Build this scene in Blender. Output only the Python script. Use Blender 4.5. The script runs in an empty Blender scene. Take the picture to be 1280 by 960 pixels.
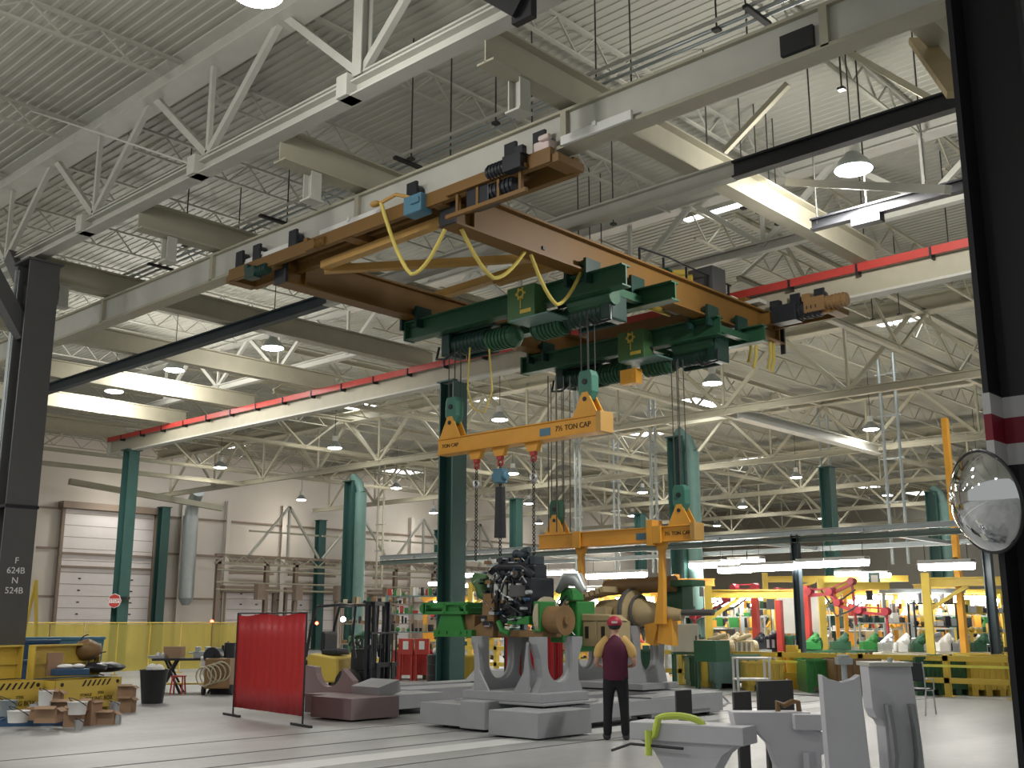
import bpy, bmesh, math, random
from mathutils import Vector, Matrix
random.seed(7)
sc = bpy.context.scene
COL = sc.collection
PI = math.pi
# ---------------------------------------------------------------- camera
EYE = 1.7
F_PX = 1350.0
TILT = math.atan(297/1350.0)
YAW = math.radians(42.8)
cam_d = bpy.data.cameras.new('camera')
cam_d.sensor_width = 36.0
cam_d.lens = F_PX/1280*36
cam_d.clip_end = 300
cam = bpy.data.objects.new('camera', cam_d)
COL.objects.link(cam)
cam.location = (0, 0, EYE)
cam.rotation_euler = (PI/2+TILT, 0, YAW)
sc.camera = cam
CF = Vector((-math.sin(YAW)*math.cos(TILT), math.cos(YAW)*math.cos(TILT), math.sin(TILT)))
CR = Vector((math.cos(YAW), math.sin(YAW), 0))
CU = CR.cross(CF)
def ray(x, y): return CF*F_PX + CR*(x-640) + CU*(480-y)
def az(x, y, z=0.0):
    d = ray(x, y); return Vector((0, 0, EYE)) + d*((z-EYE)/d.z)
def ay(x, y, Y):
    d = ray(x, y); return Vector((0, 0, EYE)) + d*(Y/d.y)
def ax(x, y, X):
    d = ray(x, y); return Vector((0, 0, EYE)) + d*(X/d.x)
def ad(x, y, D):
    d = ray(x, y); return Vector((0, 0, EYE)) + d*(D/math.hypot(d.x, d.y))

# ---------------------------------------------------------------- materials
MATS = {}
def mat(name, col, rough=0.6, metal=0.0, noise=0.12, scale=3.0, emit=None, estr=0.0, spec=0.4):
    m = bpy.data.materials.new(name); m.use_nodes = True
    nt = m.node_tree; b = nt.nodes['Principled BSDF']
    b.inputs['Roughness'].default_value = rough
    b.inputs['Metallic'].default_value = metal
    b.inputs['Specular IOR Level'].default_value = spec
    if noise > 0:
        tc = nt.nodes.new('ShaderNodeTexCoord')
        n = nt.nodes.new('ShaderNodeTexNoise'); n.inputs['Scale'].default_value = scale
        n.inputs['Detail'].default_value = 4
        mx = nt.nodes.new('ShaderNodeMix'); mx.data_type = 'RGBA'
        a = [max(0, c*(1-noise)) for c in col]; c2 = [min(1, c*(1+noise)) for c in col]
        mx.inputs[6].default_value = (*a, 1); mx.inputs[7].default_value = (*c2, 1)
        nt.links.new(tc.outputs['Object'], n.inputs['Vector'])
        nt.links.new(n.outputs['Fac'], mx.inputs[0])
        nt.links.new(mx.outputs[2], b.inputs['Base Color'])
    else:
        b.inputs['Base Color'].default_value = (*col, 1)
    if emit:
        b.inputs['Emission Color'].default_value = (*emit, 1)
        b.inputs['Emission Strength'].default_value = estr
    MATS[name] = m
    return m
STEEL = mat('cream_steel', (0.42, 0.395, 0.30), 0.55)
STEELW = mat('white_steel', (0.52, 0.515, 0.46), 0.5)
DECK = mat('roof_deck_paint', (0.42, 0.415, 0.355), 0.6, scale=0.6)
ROD = mat('dark_rod', (0.05, 0.05, 0.045), 0.5)
COLG = mat('green_column_paint', (0.035, 0.095, 0.085), 0.5)
COLT = mat('teal_column_paint', (0.14, 0.25, 0.23), 0.45)
COLD = mat('charcoal_column_paint', (0.013, 0.013, 0.017), 0.45)
COLL = mat('grey_column_paint', (0.09, 0.09, 0.09), 0.5)
DARK = mat('black_paint', (0.02, 0.021, 0.024), 0.45)
DKBLUE = mat('dark_blue_steel', (0.035, 0.05, 0.06), 0.45)
ORB = mat('ochre_girder_paint', (0.18, 0.092, 0.02), 0.5, noise=0.25, scale=0.8)
ORY = mat('light_ochre_paint', (0.50, 0.29, 0.08), 0.5)
SPR = mat('orange_yellow_paint', (0.75, 0.36, 0.045), 0.45)
YEL = mat('safety_yellow', (0.62, 0.45, 0.075), 0.45)
YEL2 = mat('lemon_yellow', (0.75, 0.72, 0.12), 0.5)
CABY = mat('yellow_cable', (0.65, 0.52, 0.12), 0.5)
GRN = mat('dark_green_paint', (0.028, 0.10, 0.052), 0.45, noise=0.2)
GRN2 = mat('olive_green_panel', (0.07, 0.16, 0.06), 0.5)
GRND = mat('deep_green_motor', (0.012, 0.045, 0.035), 0.4)
TGRN = mat('bright_green_paint', (0.035, 0.22, 0.05), 0.35)
TEALB = mat('teal_block_paint', (0.05, 0.18, 0.13), 0.45)
RED = mat('red_paint', (0.45, 0.05, 0.04), 0.45)
REDD = mat('crimson_paint', (0.30, 0.03, 0.04), 0.4)
CONC = mat('grey_cart_paint', (0.30, 0.31, 0.325), 0.55)
MAUV = mat('mauve_cart_paint', (0.24, 0.18, 0.185), 0.55)
PLT = mat('pale_grey_plate', (0.58, 0.58, 0.62), 0.5)
PDK = mat('dark_rubber_pad', (0.05, 0.05, 0.052), 0.6)
BRN = mat('brown_casting', (0.22, 0.13, 0.055), 0.5, noise=0.25)
TANC = mat('tan_casting', (0.42, 0.33, 0.18), 0.5, noise=0.2)
SILV = mat('bare_metal', (0.55, 0.56, 0.58), 0.3, metal=0.8)
BLK = mat('black_iron', (0.02, 0.022, 0.028), 0.35)
CARD = mat('cardboard', (0.33, 0.21, 0.13), 0.8)
WHT = mat('white_plastic', (0.75, 0.75, 0.72), 0.5)
BLU = mat('blue_plastic', (0.03, 0.08, 0.16), 0.45)
BLU2 = mat('faded_blue_plastic', (0.08, 0.2, 0.28), 0.45)
WALLM = mat('cream_wall_panel', (0.74, 0.68, 0.61), 0.7, scale=0.4)
BACKW = mat('olive_wall_panel', (0.34, 0.31, 0.25), 0.7, scale=0.4)
DOORM = mat('white_door_panel', (0.86, 0.81, 0.80), 0.5, noise=0.04)
WBRN = mat('brown_door_steel', (0.30, 0.23, 0.18), 0.6)
TIRE = mat('tyre_rubber', (0.03, 0.03, 0.03), 0.8)
RIM = mat('cream_rim', (0.45, 0.40, 0.28), 0.5)
CREAM = mat('cream_cabinet', (0.55, 0.51, 0.40), 0.5)
MIRR = mat('mirror_dome', (0.80, 0.82, 0.84), 0.03, metal=1.0, noise=0)
INK = mat('black_ink', (0.02, 0.018, 0.015), 0.6, noise=0)
INKW = mat('white_ink', (0.75, 0.75, 0.75), 0.6, noise=0)
STRW = mat('white_band_paint', (0.55, 0.55, 0.55), 0.5)
STRR = mat('crimson_band_paint', (0.22, 0.012, 0.03), 0.5)
NEONR = mat('hi_vis_yellow', (0.62, 0.75, 0.12), 0.5)
GALV = mat('galvanised_pipe', (0.42, 0.46, 0.46), 0.35, metal=0.4)
LAMP = mat('lamp_glow', (1, 1, 1), 0.5, noise=0, emit=(1, 0.97, 0.92), estr=30)
TUBE = mat('tube_glow', (1, 1, 1), 0.5, noise=0, emit=(1, 0.98, 0.93), estr=38)
SKYL = mat('skylight_glow', (1, 1, 1), 0.5, noise=0, emit=(0.93, 0.97, 1), estr=10)
REDL = mat('red_signal_glow', (1, 0.1, 0.05), 0.5, noise=0, emit=(1, 0.06, 0.03), estr=20)
GREENGREY = mat('green_grey_steel', (0.13, 0.17, 0.15), 0.5)
PALE = mat('pale_pink_panel', (0.70, 0.58, 0.55), 0.6)
def curtain_mat(name, col, alpha):
    m = bpy.data.materials.new(name); m.use_nodes = True
    nt = m.node_tree; b = nt.nodes['Principled BSDF']; out = nt.nodes['Material Output']
    b.inputs['Base Color'].default_value = (*col, 1); b.inputs['Roughness'].default_value = 0.35
    t = nt.nodes.new('ShaderNodeBsdfTransparent'); t.inputs[0].default_value = (*[min(1, c*1.3) for c in col], 1)
    w = nt.nodes.new('ShaderNodeTexWave'); w.inputs['Scale'].default_value = 1.2; w.inputs['Distortion'].default_value = 2
    tc = nt.nodes.new('ShaderNodeTexCoord'); nt.links.new(tc.outputs['Object'], w.inputs['Vector'])
    bp = nt.nodes.new('ShaderNodeBump'); bp.inputs['Strength'].default_value = 0.12; bp.inputs['Distance'].default_value = 0.05
    nt.links.new(w.outputs['Fac'], bp.inputs['Height']); nt.links.new(bp.outputs[0], b.inputs['Normal'])
    mx = nt.nodes.new('ShaderNodeMixShader'); mx.inputs[0].default_value = alpha
    nt.links.new(t.outputs[0], mx.inputs[1]); nt.links.new(b.outputs[0], mx.inputs[2]); nt.links.new(mx.outputs[0], out.inputs[0])
    return m
CURY = curtain_mat('yellow_vinyl', (0.62, 0.52, 0.13), 0.5)
CURR = curtain_mat('red_vinyl', (0.50, 0.028, 0.035), 0.82)

# ---------------------------------------------------------------- mesh builder
class MB:
    def __init__(s): s.v = []; s.f = []; s.mi = []; s.m = 0; s.T = None
    def add(s, vs, fs):
        n = len(s.v)
        if s.T is not None: vs = [s.T @ Vector(v) for v in vs]
        s.v += [tuple(v) for v in vs]
        s.f += [tuple(i+n for i in f) for f in fs]; s.mi += [s.m]*len(fs)
        return s
    def box(s, c, d, rz=0.0, M=None):
        hx, hy, hz = d[0]/2, d[1]/2, d[2]/2
        R = M if M is not None else Matrix.Rotation(rz, 3, 'Z')
        vs = [Vector(c) + R @ Vector((x*hx, y*hy, z*hz)) for z in (-1, 1) for y in (-1, 1) for x in (-1, 1)]
        return s.add(vs, [(0, 2, 3, 1), (4, 5, 7, 6), (0, 1, 5, 4), (2, 6, 7, 3), (0, 4, 6, 2), (1, 3, 7, 5)])
    def frame(s, p0, p1, up=(0, 0, 1)):
        p0 = Vector(p0); p1 = Vector(p1); d = (p1-p0).normalized(); u = Vector(up)
        if abs(d.dot(u)) > 0.98: u = Vector((0, 1, 0))
        r = d.cross(u).normalized(); u = r.cross(d).normalized()
        return p0, p1, d, r, u
    def sec(s, p0, p1, poly, up=(0, 0, 1)):
        p0, p1, d, r, u = s.frame(p0, p1, up); n = len(poly)
        vs = [p0+r*a+u*b for a, b in poly]+[p1+r*a+u*b for a, b in poly]
        fs = [(i, (i+1) % n, n+(i+1) % n, n+i) for i in range(n)]+[tuple(range(n))[::-1], tuple(range(n, 2*n))]
        return s.add(vs, fs)
    def bar(s, p0, p1, w, h=None, up=(0, 0, 1)):
        h = w if h is None else h
        return s.sec(p0, p1, [(-w/2, -h/2), (w/2, -h/2), (w/2, h/2), (-w/2, h/2)], up)
    def ibeam(s, p0, p1, w, h, tf=0.03, tw=0.02, up=(0, 0, 1)):
        a, b, t = w/2, h/2, tw/2
        return s.sec(p0, p1, [(-a, -b), (a, -b), (a, -b+tf), (t, -b+tf), (t, b-tf), (a, b-tf), (a, b), (-a, b), (-a, b-tf), (-t, b-tf), (-t, -b+tf), (-a, -b+tf)], up)
    def angle(s, p0, p1, w, t=0.012, up=(0, 0, 1)):
        return s.sec(p0, p1, [(0, 0), (w, 0), (w, t), (t, t), (t, w), (0, w)], up)
    def tube(s, p0, p1, r, r2=None, n=12, cap=True):
        r2 = r if r2 is None else r2
        p0, p1, d, a, b = s.frame(p0, p1)
        vs = [p0+(a*math.cos(2*PI*i/n)+b*math.sin(2*PI*i/n))*r for i in range(n)]+[p1+(a*math.cos(2*PI*i/n)+b*math.sin(2*PI*i/n))*r2 for i in range(n)]
        fs = [(i, (i+1) % n, n+(i+1) % n, n+i) for i in range(n)]
        if cap: fs += [tuple(range(n))[::-1], tuple(range(n, 2*n))]
        return s.add(vs, fs)
    def path(s, pts, r, n=8):
        pts = [Vector(p) for p in pts]; vs = []; m = len(pts); u0 = None
        for i, p in enumerate(pts):
            d = (pts[min(i+1, m-1)]-pts[max(i-1, 0)]).normalized()
            if u0 is None:
                u0 = Vector((0, 0, 1)) if abs(d.z) < 0.9 else Vector((0, 1, 0))
            a = d.cross(u0)
            if a.length < 1e-4: a = d.cross(Vector((1, 0, 0)))
            a.normalize(); b = a.cross(d).normalized(); u0 = b
            rr = r[i] if isinstance(r, (list, tuple)) else r
            vs += [p+(a*math.cos(2*PI*k/n)+b*math.sin(2*PI*k/n))*rr for k in range(n)]
        fs = [(i*n+k, i*n+(k+1) % n, (i+1)*n+(k+1) % n, (i+1)*n+k) for i in range(m-1) for k in range(n)]
        fs += [tuple(range(n))[::-1], tuple(range((m-1)*n, m*n))]
        return s.add(vs, fs)
    def lathe(s, prof, o, axis=(0, 0, 1), n=20):
        o = Vector(o); d = Vector(axis).normalized()
        u = Vector((1, 0, 0)) if abs(d.x) < 0.9 else Vector((0, 1, 0))
        a = d.cross(u).normalized(); b = d.cross(a).normalized(); vs = []
        for r, h in prof:
            vs += [o+d*h+(a*math.cos(2*PI*k/n)+b*math.sin(2*PI*k/n))*r for k in range(n)]
        m = len(prof)
        fs = [(i*n+k, i*n+(k+1) % n, (i+1)*n+(k+1) % n, (i+1)*n+k) for i in range(m-1) for k in range(n)]
        fs += [tuple(range(n))[::-1], tuple(range((m-1)*n, m*n))]
        return s.add(vs, fs)
    def prism(s, poly, o, ux, uy, t):
        o = Vector(o); ux = Vector(ux); uy = Vector(uy); nrm = ux.cross(uy).normalized(); n = len(poly)
        vs = [o+ux*a+uy*b-nrm*t/2 for a, b in poly]+[o+ux*a+uy*b+nrm*t/2 for a, b in poly]
        fs = [(i, (i+1) % n, n+(i+1) % n, n+i) for i in range(n)]+[tuple(range(n))[::-1], tuple(range(n, 2*n))]
        return s.add(vs, fs)
    def ball(s, c, r, n=12, m=8, sq=(1, 1, 1)):
        c = Vector(c); vs = [c+Vector((0, 0, -r*sq[2]))]
        for j in range(1, m):
            t = PI*j/m
            vs += [c+Vector((r*sq[0]*math.sin(t)*math.cos(2*PI*k/n), r*sq[1]*math.sin(t)*math.sin(2*PI*k/n), -r*sq[2]*math.cos(t))) for k in range(n)]
        vs.append(c+Vector((0, 0, r*sq[2]))); L = len(vs)-1
        fs = [(0, 1+(k+1) % n, 1+k) for k in range(n)]
        fs += [(1+j*n+k, 1+j*n+(k+1) % n, 1+(j+1)*n+(k+1) % n, 1+(j+1)*n+k) for j in range(m-2) for k in range(n)]
        fs += [(L, 1+(m-2)*n+k, 1+(m-2)*n+(k+1) % n) for k in range(n)]
        return s.add(vs, fs)
    def ring(s, c, R, r, axis=(0, 0, 1), n=24, k=8, a0=0, a1=2*PI):
        c = Vector(c); d = Vector(axis).normalized()
        u = Vector((1, 0, 0)) if abs(d.x) < 0.9 else Vector((0, 1, 0))
        a = d.cross(u).normalized(); b = d.cross(a).normalized()
        return s.path([c+(a*math.cos(a0+(a1-a0)*i/n)+b*math.sin(a0+(a1-a0)*i/n))*R for i in range(n+1)], r, k)
    def build(s, name, m, parent=None, local=False, smooth=False, bevel=0.0):
        me = bpy.data.meshes.new(name)
        vs = [Vector(v) for v in s.v]
        o = bpy.data.objects.new(name, me)
        if parent is not None:
            o.parent = parent
            if not local:
                Mi = WM[parent.name].inverted(); vs = [Mi @ v for v in vs]
            WM[o.name] = WM[parent.name]
        elif not local:
            mn = Vector([min(v[i] for v in vs) for i in range(3)]); mxx = Vector([max(v[i] for v in vs) for i in range(3)])
            c = Vector(((mn.x+mxx.x)/2, (mn.y+mxx.y)/2, mn.z)); vs = [v-c for v in vs]; o.location = c
            WM[o.name] = Matrix.Translation(c)
        me.from_pydata([tuple(v) for v in vs], [], s.f)
        ms = m if isinstance(m, (list, tuple)) else [m]
        for q in ms: me.materials.append(q)
        if len(ms) > 1: me.polygons.foreach_set('material_index', s.mi)
        if smooth: me.shade_smooth(); me.set_sharp_from_angle(angle=math.radians(40))
        me.update()
        COL.objects.link(o)
        if bevel > 0:
            b = o.modifiers.new('edge', 'BEVEL'); b.width = bevel; b.segments = 2; b.limit_method = 'ANGLE'; b.angle_limit = math.radians(50)
        return o
WM = {}
def tag(o, label=None, cat=None, group=None, kind=None):
    if label: o['label'] = label
    if cat: o['category'] = cat
    if group: o['group'] = group
    if kind: o['kind'] = kind
    return o
def thing(name, label, cat, loc=(0, 0, 0), rz=0.0, group=None):
    o = bpy.data.objects.new(name, None); COL.objects.link(o)
    o.empty_display_size = 0.2
    o.location = loc; o.rotation_euler = (0, 0, rz)
    WM[o.name] = Matrix.Translation(Vector(loc)) @ Matrix.Rotation(rz, 4, 'Z')
    return tag(o, label, cat, group)
def struct(name, mb, m, **k):
    return tag(mb.build(name, m, **k), kind='structure')
def dup(root, loc, rz=None, label=None, group=None):
    r = root.copy(); COL.objects.link(r); r.location = loc
    if rz is not None: r.rotation_euler = (0, 0, rz)
    if label: r['label'] = label
    if group: r['group'] = group
    KIDS = CH.get(root.name) or [c for c in bpy.data.objects if c.parent == root]
    CH[root.name] = KIDS
    for ch in KIDS:
        c = ch.copy(); COL.objects.link(c); c.parent = r
        GK = CH.get(ch.name)
        if GK is None:
            GK = [g for g in bpy.data.objects if g.parent == ch]; CH[ch.name] = GK
        for g in GK:
            d = g.copy(); COL.objects.link(d); d.parent = c
    return r
CH = {}
def text_part(name, body, size, loc, ux, uy, m, parent, depth=0.004):
    cu = bpy.data.curves.new(name, 'FONT'); cu.body = body; cu.size = size; cu.extrude = depth
    cu.align_x = 'CENTER'; cu.align_y = 'CENTER'
    t = bpy.data.objects.new(name, cu); COL.objects.link(t)
    me = bpy.data.meshes.new_from_object(t)
    bpy.data.objects.remove(t)
    ux = Vector(ux).normalized(); uy = Vector(uy).normalized(); nz = ux.cross(uy)
    W = Matrix(((ux.x, uy.x, nz.x, loc[0]), (ux.y, uy.y, nz.y, loc[1]), (ux.z, uy.z, nz.z, loc[2]), (0, 0, 0, 1)))
    me.transform(WM[parent.name].inverted() @ W)
    me.materials.clear(); me.materials.append(m)
    o = bpy.data.objects.new(name, me); COL.objects.link(o); o.parent = parent
    WM[o.name] = WM[parent.name]
    return o
ORD = ['first', 'second', 'third', 'fourth', 'fifth', 'sixth', 'seventh', 'eighth', 'ninth', 'tenth', 'eleventh', 'twelfth', 'thirteenth', 'fourteenth']
# ---------------------------------------------------------------- the shell
XW = -57.0; YF = 86.0
ZD = 11.55
def floor_mat():
    m = bpy.data.materials.new('worn_concrete'); m.use_nodes = True
    nt = m.node_tree; b = nt.nodes['Principled BSDF']
    tc = nt.nodes.new('ShaderNodeTexCoord')
    n1 = nt.nodes.new('ShaderNodeTexNoise'); n1.inputs['Scale'].default_value = 0.35; n1.inputs['Detail'].default_value = 8
    n2 = nt.nodes.new('ShaderNodeTexNoise'); n2.inputs['Scale'].default_value = 6; n2.inputs['Detail'].default_value = 6
    mp = nt.nodes.new('ShaderNodeMapping'); mp.inputs['Scale'].default_value = (0.8, 0.1, 1)
    n3 = nt.nodes.new('ShaderNodeTexNoise'); n3.inputs['Scale'].default_value = 1.0
    nt.links.new(tc.outputs['Object'], n1.inputs['Vector']); nt.links.new(tc.outputs['Object'], n2.inputs['Vector'])
    nt.links.new(tc.outputs['Object'], mp.inputs['Vector']); nt.links.new(mp.outputs[0], n3.inputs['Vector'])
    a = nt.nodes.new('ShaderNodeMath'); a.operation = 'ADD'; nt.links.new(n1.outputs['Fac'], a.inputs[0]); nt.links.new(n3.outputs['Fac'], a.inputs[1])
    a2 = nt.nodes.new('ShaderNodeMath'); a2.operation = 'MULTIPLY_ADD'; a2.inputs[1].default_value = 0.3
    nt.links.new(n2.outputs['Fac'], a2.inputs[0]); nt.links.new(a.outputs[0], a2.inputs[2])
    cr = nt.nodes.new('ShaderNodeValToRGB'); cr.color_ramp.elements[0].position = 0.75; cr.color_ramp.elements[0].color = (0.27, 0.275, 0.275, 1)
    cr.color_ramp.elements[1].position = 1.0; cr.color_ramp.elements[1].color = (0.36, 0.365, 0.365, 1)
    e = cr.color_ramp.elements.new(1.35); e.color = (0.31, 0.32, 0.32, 1)
    d = nt.nodes.new('ShaderNodeMath'); d.operation = 'MULTIPLY'; d.inputs[1].default_value = 0.75
    nt.links.new(a2.outputs[0], d.inputs[0]); nt.links.new(d.outputs[0], cr.inputs[0])
    nt.links.new(cr.outputs[0], b.inputs['Base Color']); b.inputs['Roughness'].default_value = 0.42
    b.inputs['Specular IOR Level'].default_value = 0.35
    return m
mb = MB(); mb.box((-26, 40, -0.1), (66, 96, 0.2)); struct('floor', mb, floor_mat())
SLOT = mat('slot_steel', (0.15, 0.15, 0.155), 0.6)
LIGHTC = mat('pale_floor_strip', (0.55, 0.56, 0.55), 0.5)
n = 0
for x, w in ((-12.82, 0.04), (-11.84, 0.04), (-10.35, 0.03), (-14.3, 0.02)):
    n += 1
    mb = MB(); mb.box((x, 25, 0.003), (w, 60, 0.006)); struct('trim_%d' % n, mb, SLOT)
mb = MB(); mb.box((-11.2, 25, 0.002), (0.55, 60, 0.004)); struct('trim_%d' % (n+1), mb, LIGHTC)
pts = [az(*p, 0.004) for p in ((862, 862), (890, 866), (905, 872), (911, 878), (905, 883), (880, 886))]
mb = MB(); mb.path(pts, 0.03, 4); struct('trim_7', mb, SLOT)
pts = [az(*p, 0.004) for p in ((870, 856), (930, 862), (960, 866), (1000, 869), (1060, 873))]
mb = MB(); mb.path(pts, 0.02, 4); struct('trim_8', mb, SLOT)
# wall along X = XW: cream panels with pilasters
mb = MB(); mb.box((XW-0.15, 38, 6), (0.3, 98, 12))
struct('wall_left', mb, WALLM)
mb = MB(); mb.box((-20, YF+0.15, 6), (76, 0.3, 12))
struct('wall_back', mb, BACKW)
# corrugated roof deck, ribs along X
mb = MB(); y = -8.0; P = 0.2; x0, x1 = XW-0.3, 6.0
vs = []; zz = [(0, 0), (0.085, 0), (0.10, 0.018), (0.185, 0.018), (0.20, 0)]
prof = []
while y < 88:
    for a, b in zz[:4]: prof.append((y+a, ZD+b))
    y += P
for (yy, z) in prof: vs += [(x0, yy, z), (x1, yy, z)]
mb.add(vs, [(2*i, 2*i+1, 2*i+3, 2*i+2) for i in range(len(prof)-1)])
struct('ceiling', mb, DECK)
mb = MB(); mb.box((-26, 40, ZD+0.3), (68, 98, 0.3)); struct('roof_slab', mb, DECK)
# girts, pilasters and big doors of the left wall
k = 20
for yy in (13, 18.5, 22.6, 24.6, 33.2, 36.2, 40.2, 46, 51, 56.5, 62, 70, 78):
    k += 1; mb = MB(); mb.ibeam((XW+0.2, yy, 0), (XW+0.2, yy, 8.8), 0.3, 0.3, up=(1, 0, 0)); struct('trim_%d' % k, mb, WALLM)
k += 1; mb = MB()
for z in (3.0, 5.5, 7.6): mb.box((XW+0.06, 46, z), (0.12, 80, 0.10))
struct('trim_%d' % k, mb, WBRN)
def big_door(i, y0, y1, zt):
    mb = MB(); mb.box((XW+0.12, (y0+y1)/2, zt/2), (0.16, y1-y0, zt))
    d = struct('door_%d' % i, mb, DOORM)
    mb = MB(); z = 0.55
    while z < zt-0.2:
        mb.box((XW+0.205, (y0+y1)/2, z), (0.012, y1-y0-0.1, 0.025)); z += 0.62
    mb.build('panel_joint', WBRN, d)
    mb = MB()
    for yy in (y0+1.1, y1-1.1):
        z = 0.85
        while z < 4.0: mb.box((XW+0.22, yy, z), (0.03, 0.14, 0.07)); z += 0.62
    mb.build('hinge_plate', DARK, d)
    mb = MB(); mb.box((XW+0.27, y0-0.12, zt/2), (0.2, 0.16, zt)); mb.box((XW+0.27, y1+0.12, zt/2), (0.2, 0.16, zt))
    mb.box((XW+0.27, (y0+y1)/2, 4.55), (0.12, y1-y0, 0.12)); mb.box((XW+0.27, (y0+y1)/2, 5.25), (0.12, y1-y0, 0.12))
    mb.box((XW+0.3, (y0+y1)/2, zt+0.2), (0.6, y1-y0+0.6, 0.35))
    mb.build('door_frame', WBRN, d)
    return d
big_door(1, 26.2, 31.4, 7.6)
big_door(2, 36.3, 39.6, 3.4)
big_door(3, 40.7, 44.4, 3.4)
big_door(4, 47.6, 51, 3.4)
# pinkish windows on the back wall
for i, (xa, xb) in enumerate(((-47, -44.4), (-44, -40.4), (-39.4, -37.6), (-37.2, -35.2), (-34.6, -32.4), (-32, -29.8))):
    mb = MB(); mb.box(((xa+xb)/2, YF-0.04, 2.9), (xb-xa, 0.08, 2.4)); w = struct('window_%d' % (i+1), mb, PALE)
    mb = MB()
    for x in (xa, (xa+xb)/2, xb): mb.box((x, YF-0.1, 2.9), (0.1, 0.1, 2.5))
    mb.box(((xa+xb)/2, YF-0.1, 1.7), (xb-xa, 0.1, 0.15)); mb.box(((xa+xb)/2, YF-0.1, 4.1), (xb-xa, 0.1, 0.1)); mb.build('window_frame', WBRN, w)

# ---------------------------------------------------------------- columns
def column(name, label, x, y, h, w, m, hd=None, group=None, cap=True):
    t = thing(name, label, 'column', (x, y, 0), 0, group)
    hd = hd or w
    mb = MB(); mb.ibeam((0, 0, 0.03), (0, 0, h), w, hd, 0.045, 0.03, up=(1, 0, 0)); mb.build('shaft', m, t, local=True)
    mb = MB(); mb.box((0, 0, 0.02), (w+0.25, hd+0.25, 0.04)); mb.build('base_plate', m, t, local=True)
    if cap:
        mb = MB(); mb.box((0, 0, h+0.02), (w+0.12, hd+0.12, 0.04)); mb.build('cap_plate', m, t, local=True)
    return t
XC = (-3.1, -20.9, -38.6, -56.2)
# near right column, dark with painted bands
t = column('steel_column', 'near charcoal column with white and crimson bands carrying the round mirror', -2.66, 9.0, 9.0, 0.60, COLD, 0.60)
for z0, z1, m, nm in ((2.92, 3.09, STRW, 'lower white band'), (3.09, 3.30, STRR, 'crimson band'), (3.30, 3.47, STRW, 'upper white band')):
    mb = MB(); mb.ibeam((-2.66, 9.0, z0), (-2.66, 9.0, z1), 0.615, 0.615, 0.06, 0.045, up=(1, 0, 0)); b = mb.build('painted_band', m, t); b['label'] = nm
mb = MB(); mb.tube((-2.15, 9.35, 0), (-2.15, 9.35, 9), 0.03); mb.tube((-2.07, 9.35, 0), (-2.07, 9.35, 9), 0.02)
for z in (1, 2.5, 4, 5.2, 6.5, 8): mb.box((-2.15, 9.3, z), (0.25, 0.1, 0.05))
mb.build('conduit', GALV, t)
mb = MB(); mb.box((-2.42, 8.70, 4.2), (0.16, 0.02, 0.1)); mb.build('label_plate', STRW, t)
t = column('steel_column', 'grey column with stencilled white characters beside the yellow tool boxes', -21.7, 9.0, 8.9, 0.62, COLL, 0.62)
mb = MB(); mb.tube((-22.02, 8.72, 0), (-22.02, 8.72, 8.8), 0.06); mb.build('conduit', GALV, t)
mb = MB(); mb.box((-21.7, 9.0, 3.9), (0.66, 0.66, 0.06)); mb.build('collar', COLD, t)
mb = MB(); mb.bar((-21.6, 9.0, 8.0), (-23.0, 9.0, 9.4), 0.35, 0.3); mb.bar((-21.85, 8.9, 7.4), (-21.85, 7.2, 9.9), 0.35, 0.3)
mb.build('knee_brace', COLL, t)
for s_, z, sz in (('F', 2.85, 0.17), ('624B', 2.66, 0.17), ('N', 2.47, 0.17), ('524B', 2.28, 0.17)):
    text_part('stencil', s_, sz, (-21.385, 9.0, z), (0, 1, 0), (0, 0, 1), INKW, t)
def teal_column(x, y, h, label, m1=COLG, m2=COLT, slant=True):
    t = column('steel_column', label, x, y, h, 0.5, m1, 0.55)
    if slant:
        mb = MB(); mb.tube((x+0.45, y+0.15, 0), (x+0.45, y+0.15, h-0.5), 0.26, n=16); mb.path([(x+0.45, y+0.15, h-0.5), (x+0.35, y+0.1, h-0.1), (x, y, h+0.25)], 0.2, 10)
        mb.build('round_pier', m2, t, smooth=True)
    return t
column('steel_column', 'slender dark green column with the stop sign, under the far end of the red rail', -38.6, 20.2, 8.1, 0.42, COLG, 0.5)
column('steel_column', 'thick dark green column behind the first spreader beam', -20.9, 20.2, 8.1, 0.52, COLG, 0.55)
teal_column(-38.6, 31, 7.9, 'dark green column with round pier behind the forklift')
teal_column(-20.9, 31, 7.9, 'tall teal column with round pier behind the second spreader beam')
column('steel_column', 'dark green column above the engine, in front of the far cream wall', -38.6, 42, 8.0, 0.5, COLG)
column('steel_column', 'dark teal column between the hanging lamps beyond the red hoist arms', -20.9, 42, 8.0, 0.5, COLG)
teal_column(-20.9, 53, 7.9, 'teal column standing just beside the convex mirror in the distance')
column('steel_column', 'distant dark column behind the second spreader beam', -38.6, 53, 8.0, 0.5, COLG)
column('steel_column', 'distant teal column near the back wall windows', -32, 64, 8.0, 0.5, COLT)
for y, nm in ((31.6, 'dark green wall column beside the large white door'), (42.6, 'dark wall column behind the forklift mast'), (53, 'dark wall column hidden behind the braces')):
    column('steel_column', nm, -56.1, y, 8.0, 0.5, COLG)
mb = MB(); mb.tube((-55.6, 33.0, 3.0), (-55.6, 33.0, 7.6), 0.42, n=20); mb.tube((-55.6, 33.0, 2.6), (-55.6, 33.0, 3.0), 0.2, 0.42, n=20); mb.path([(-55.6, 33.0, 7.6), (-55.5, 33.0, 8.2), (-54.7, 32.8, 8.9)], 0.36, 12)
tag(mb.build('air_duct', GALV, smooth=True), 'grey round air duct running up beside the large white door', 'duct')

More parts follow.
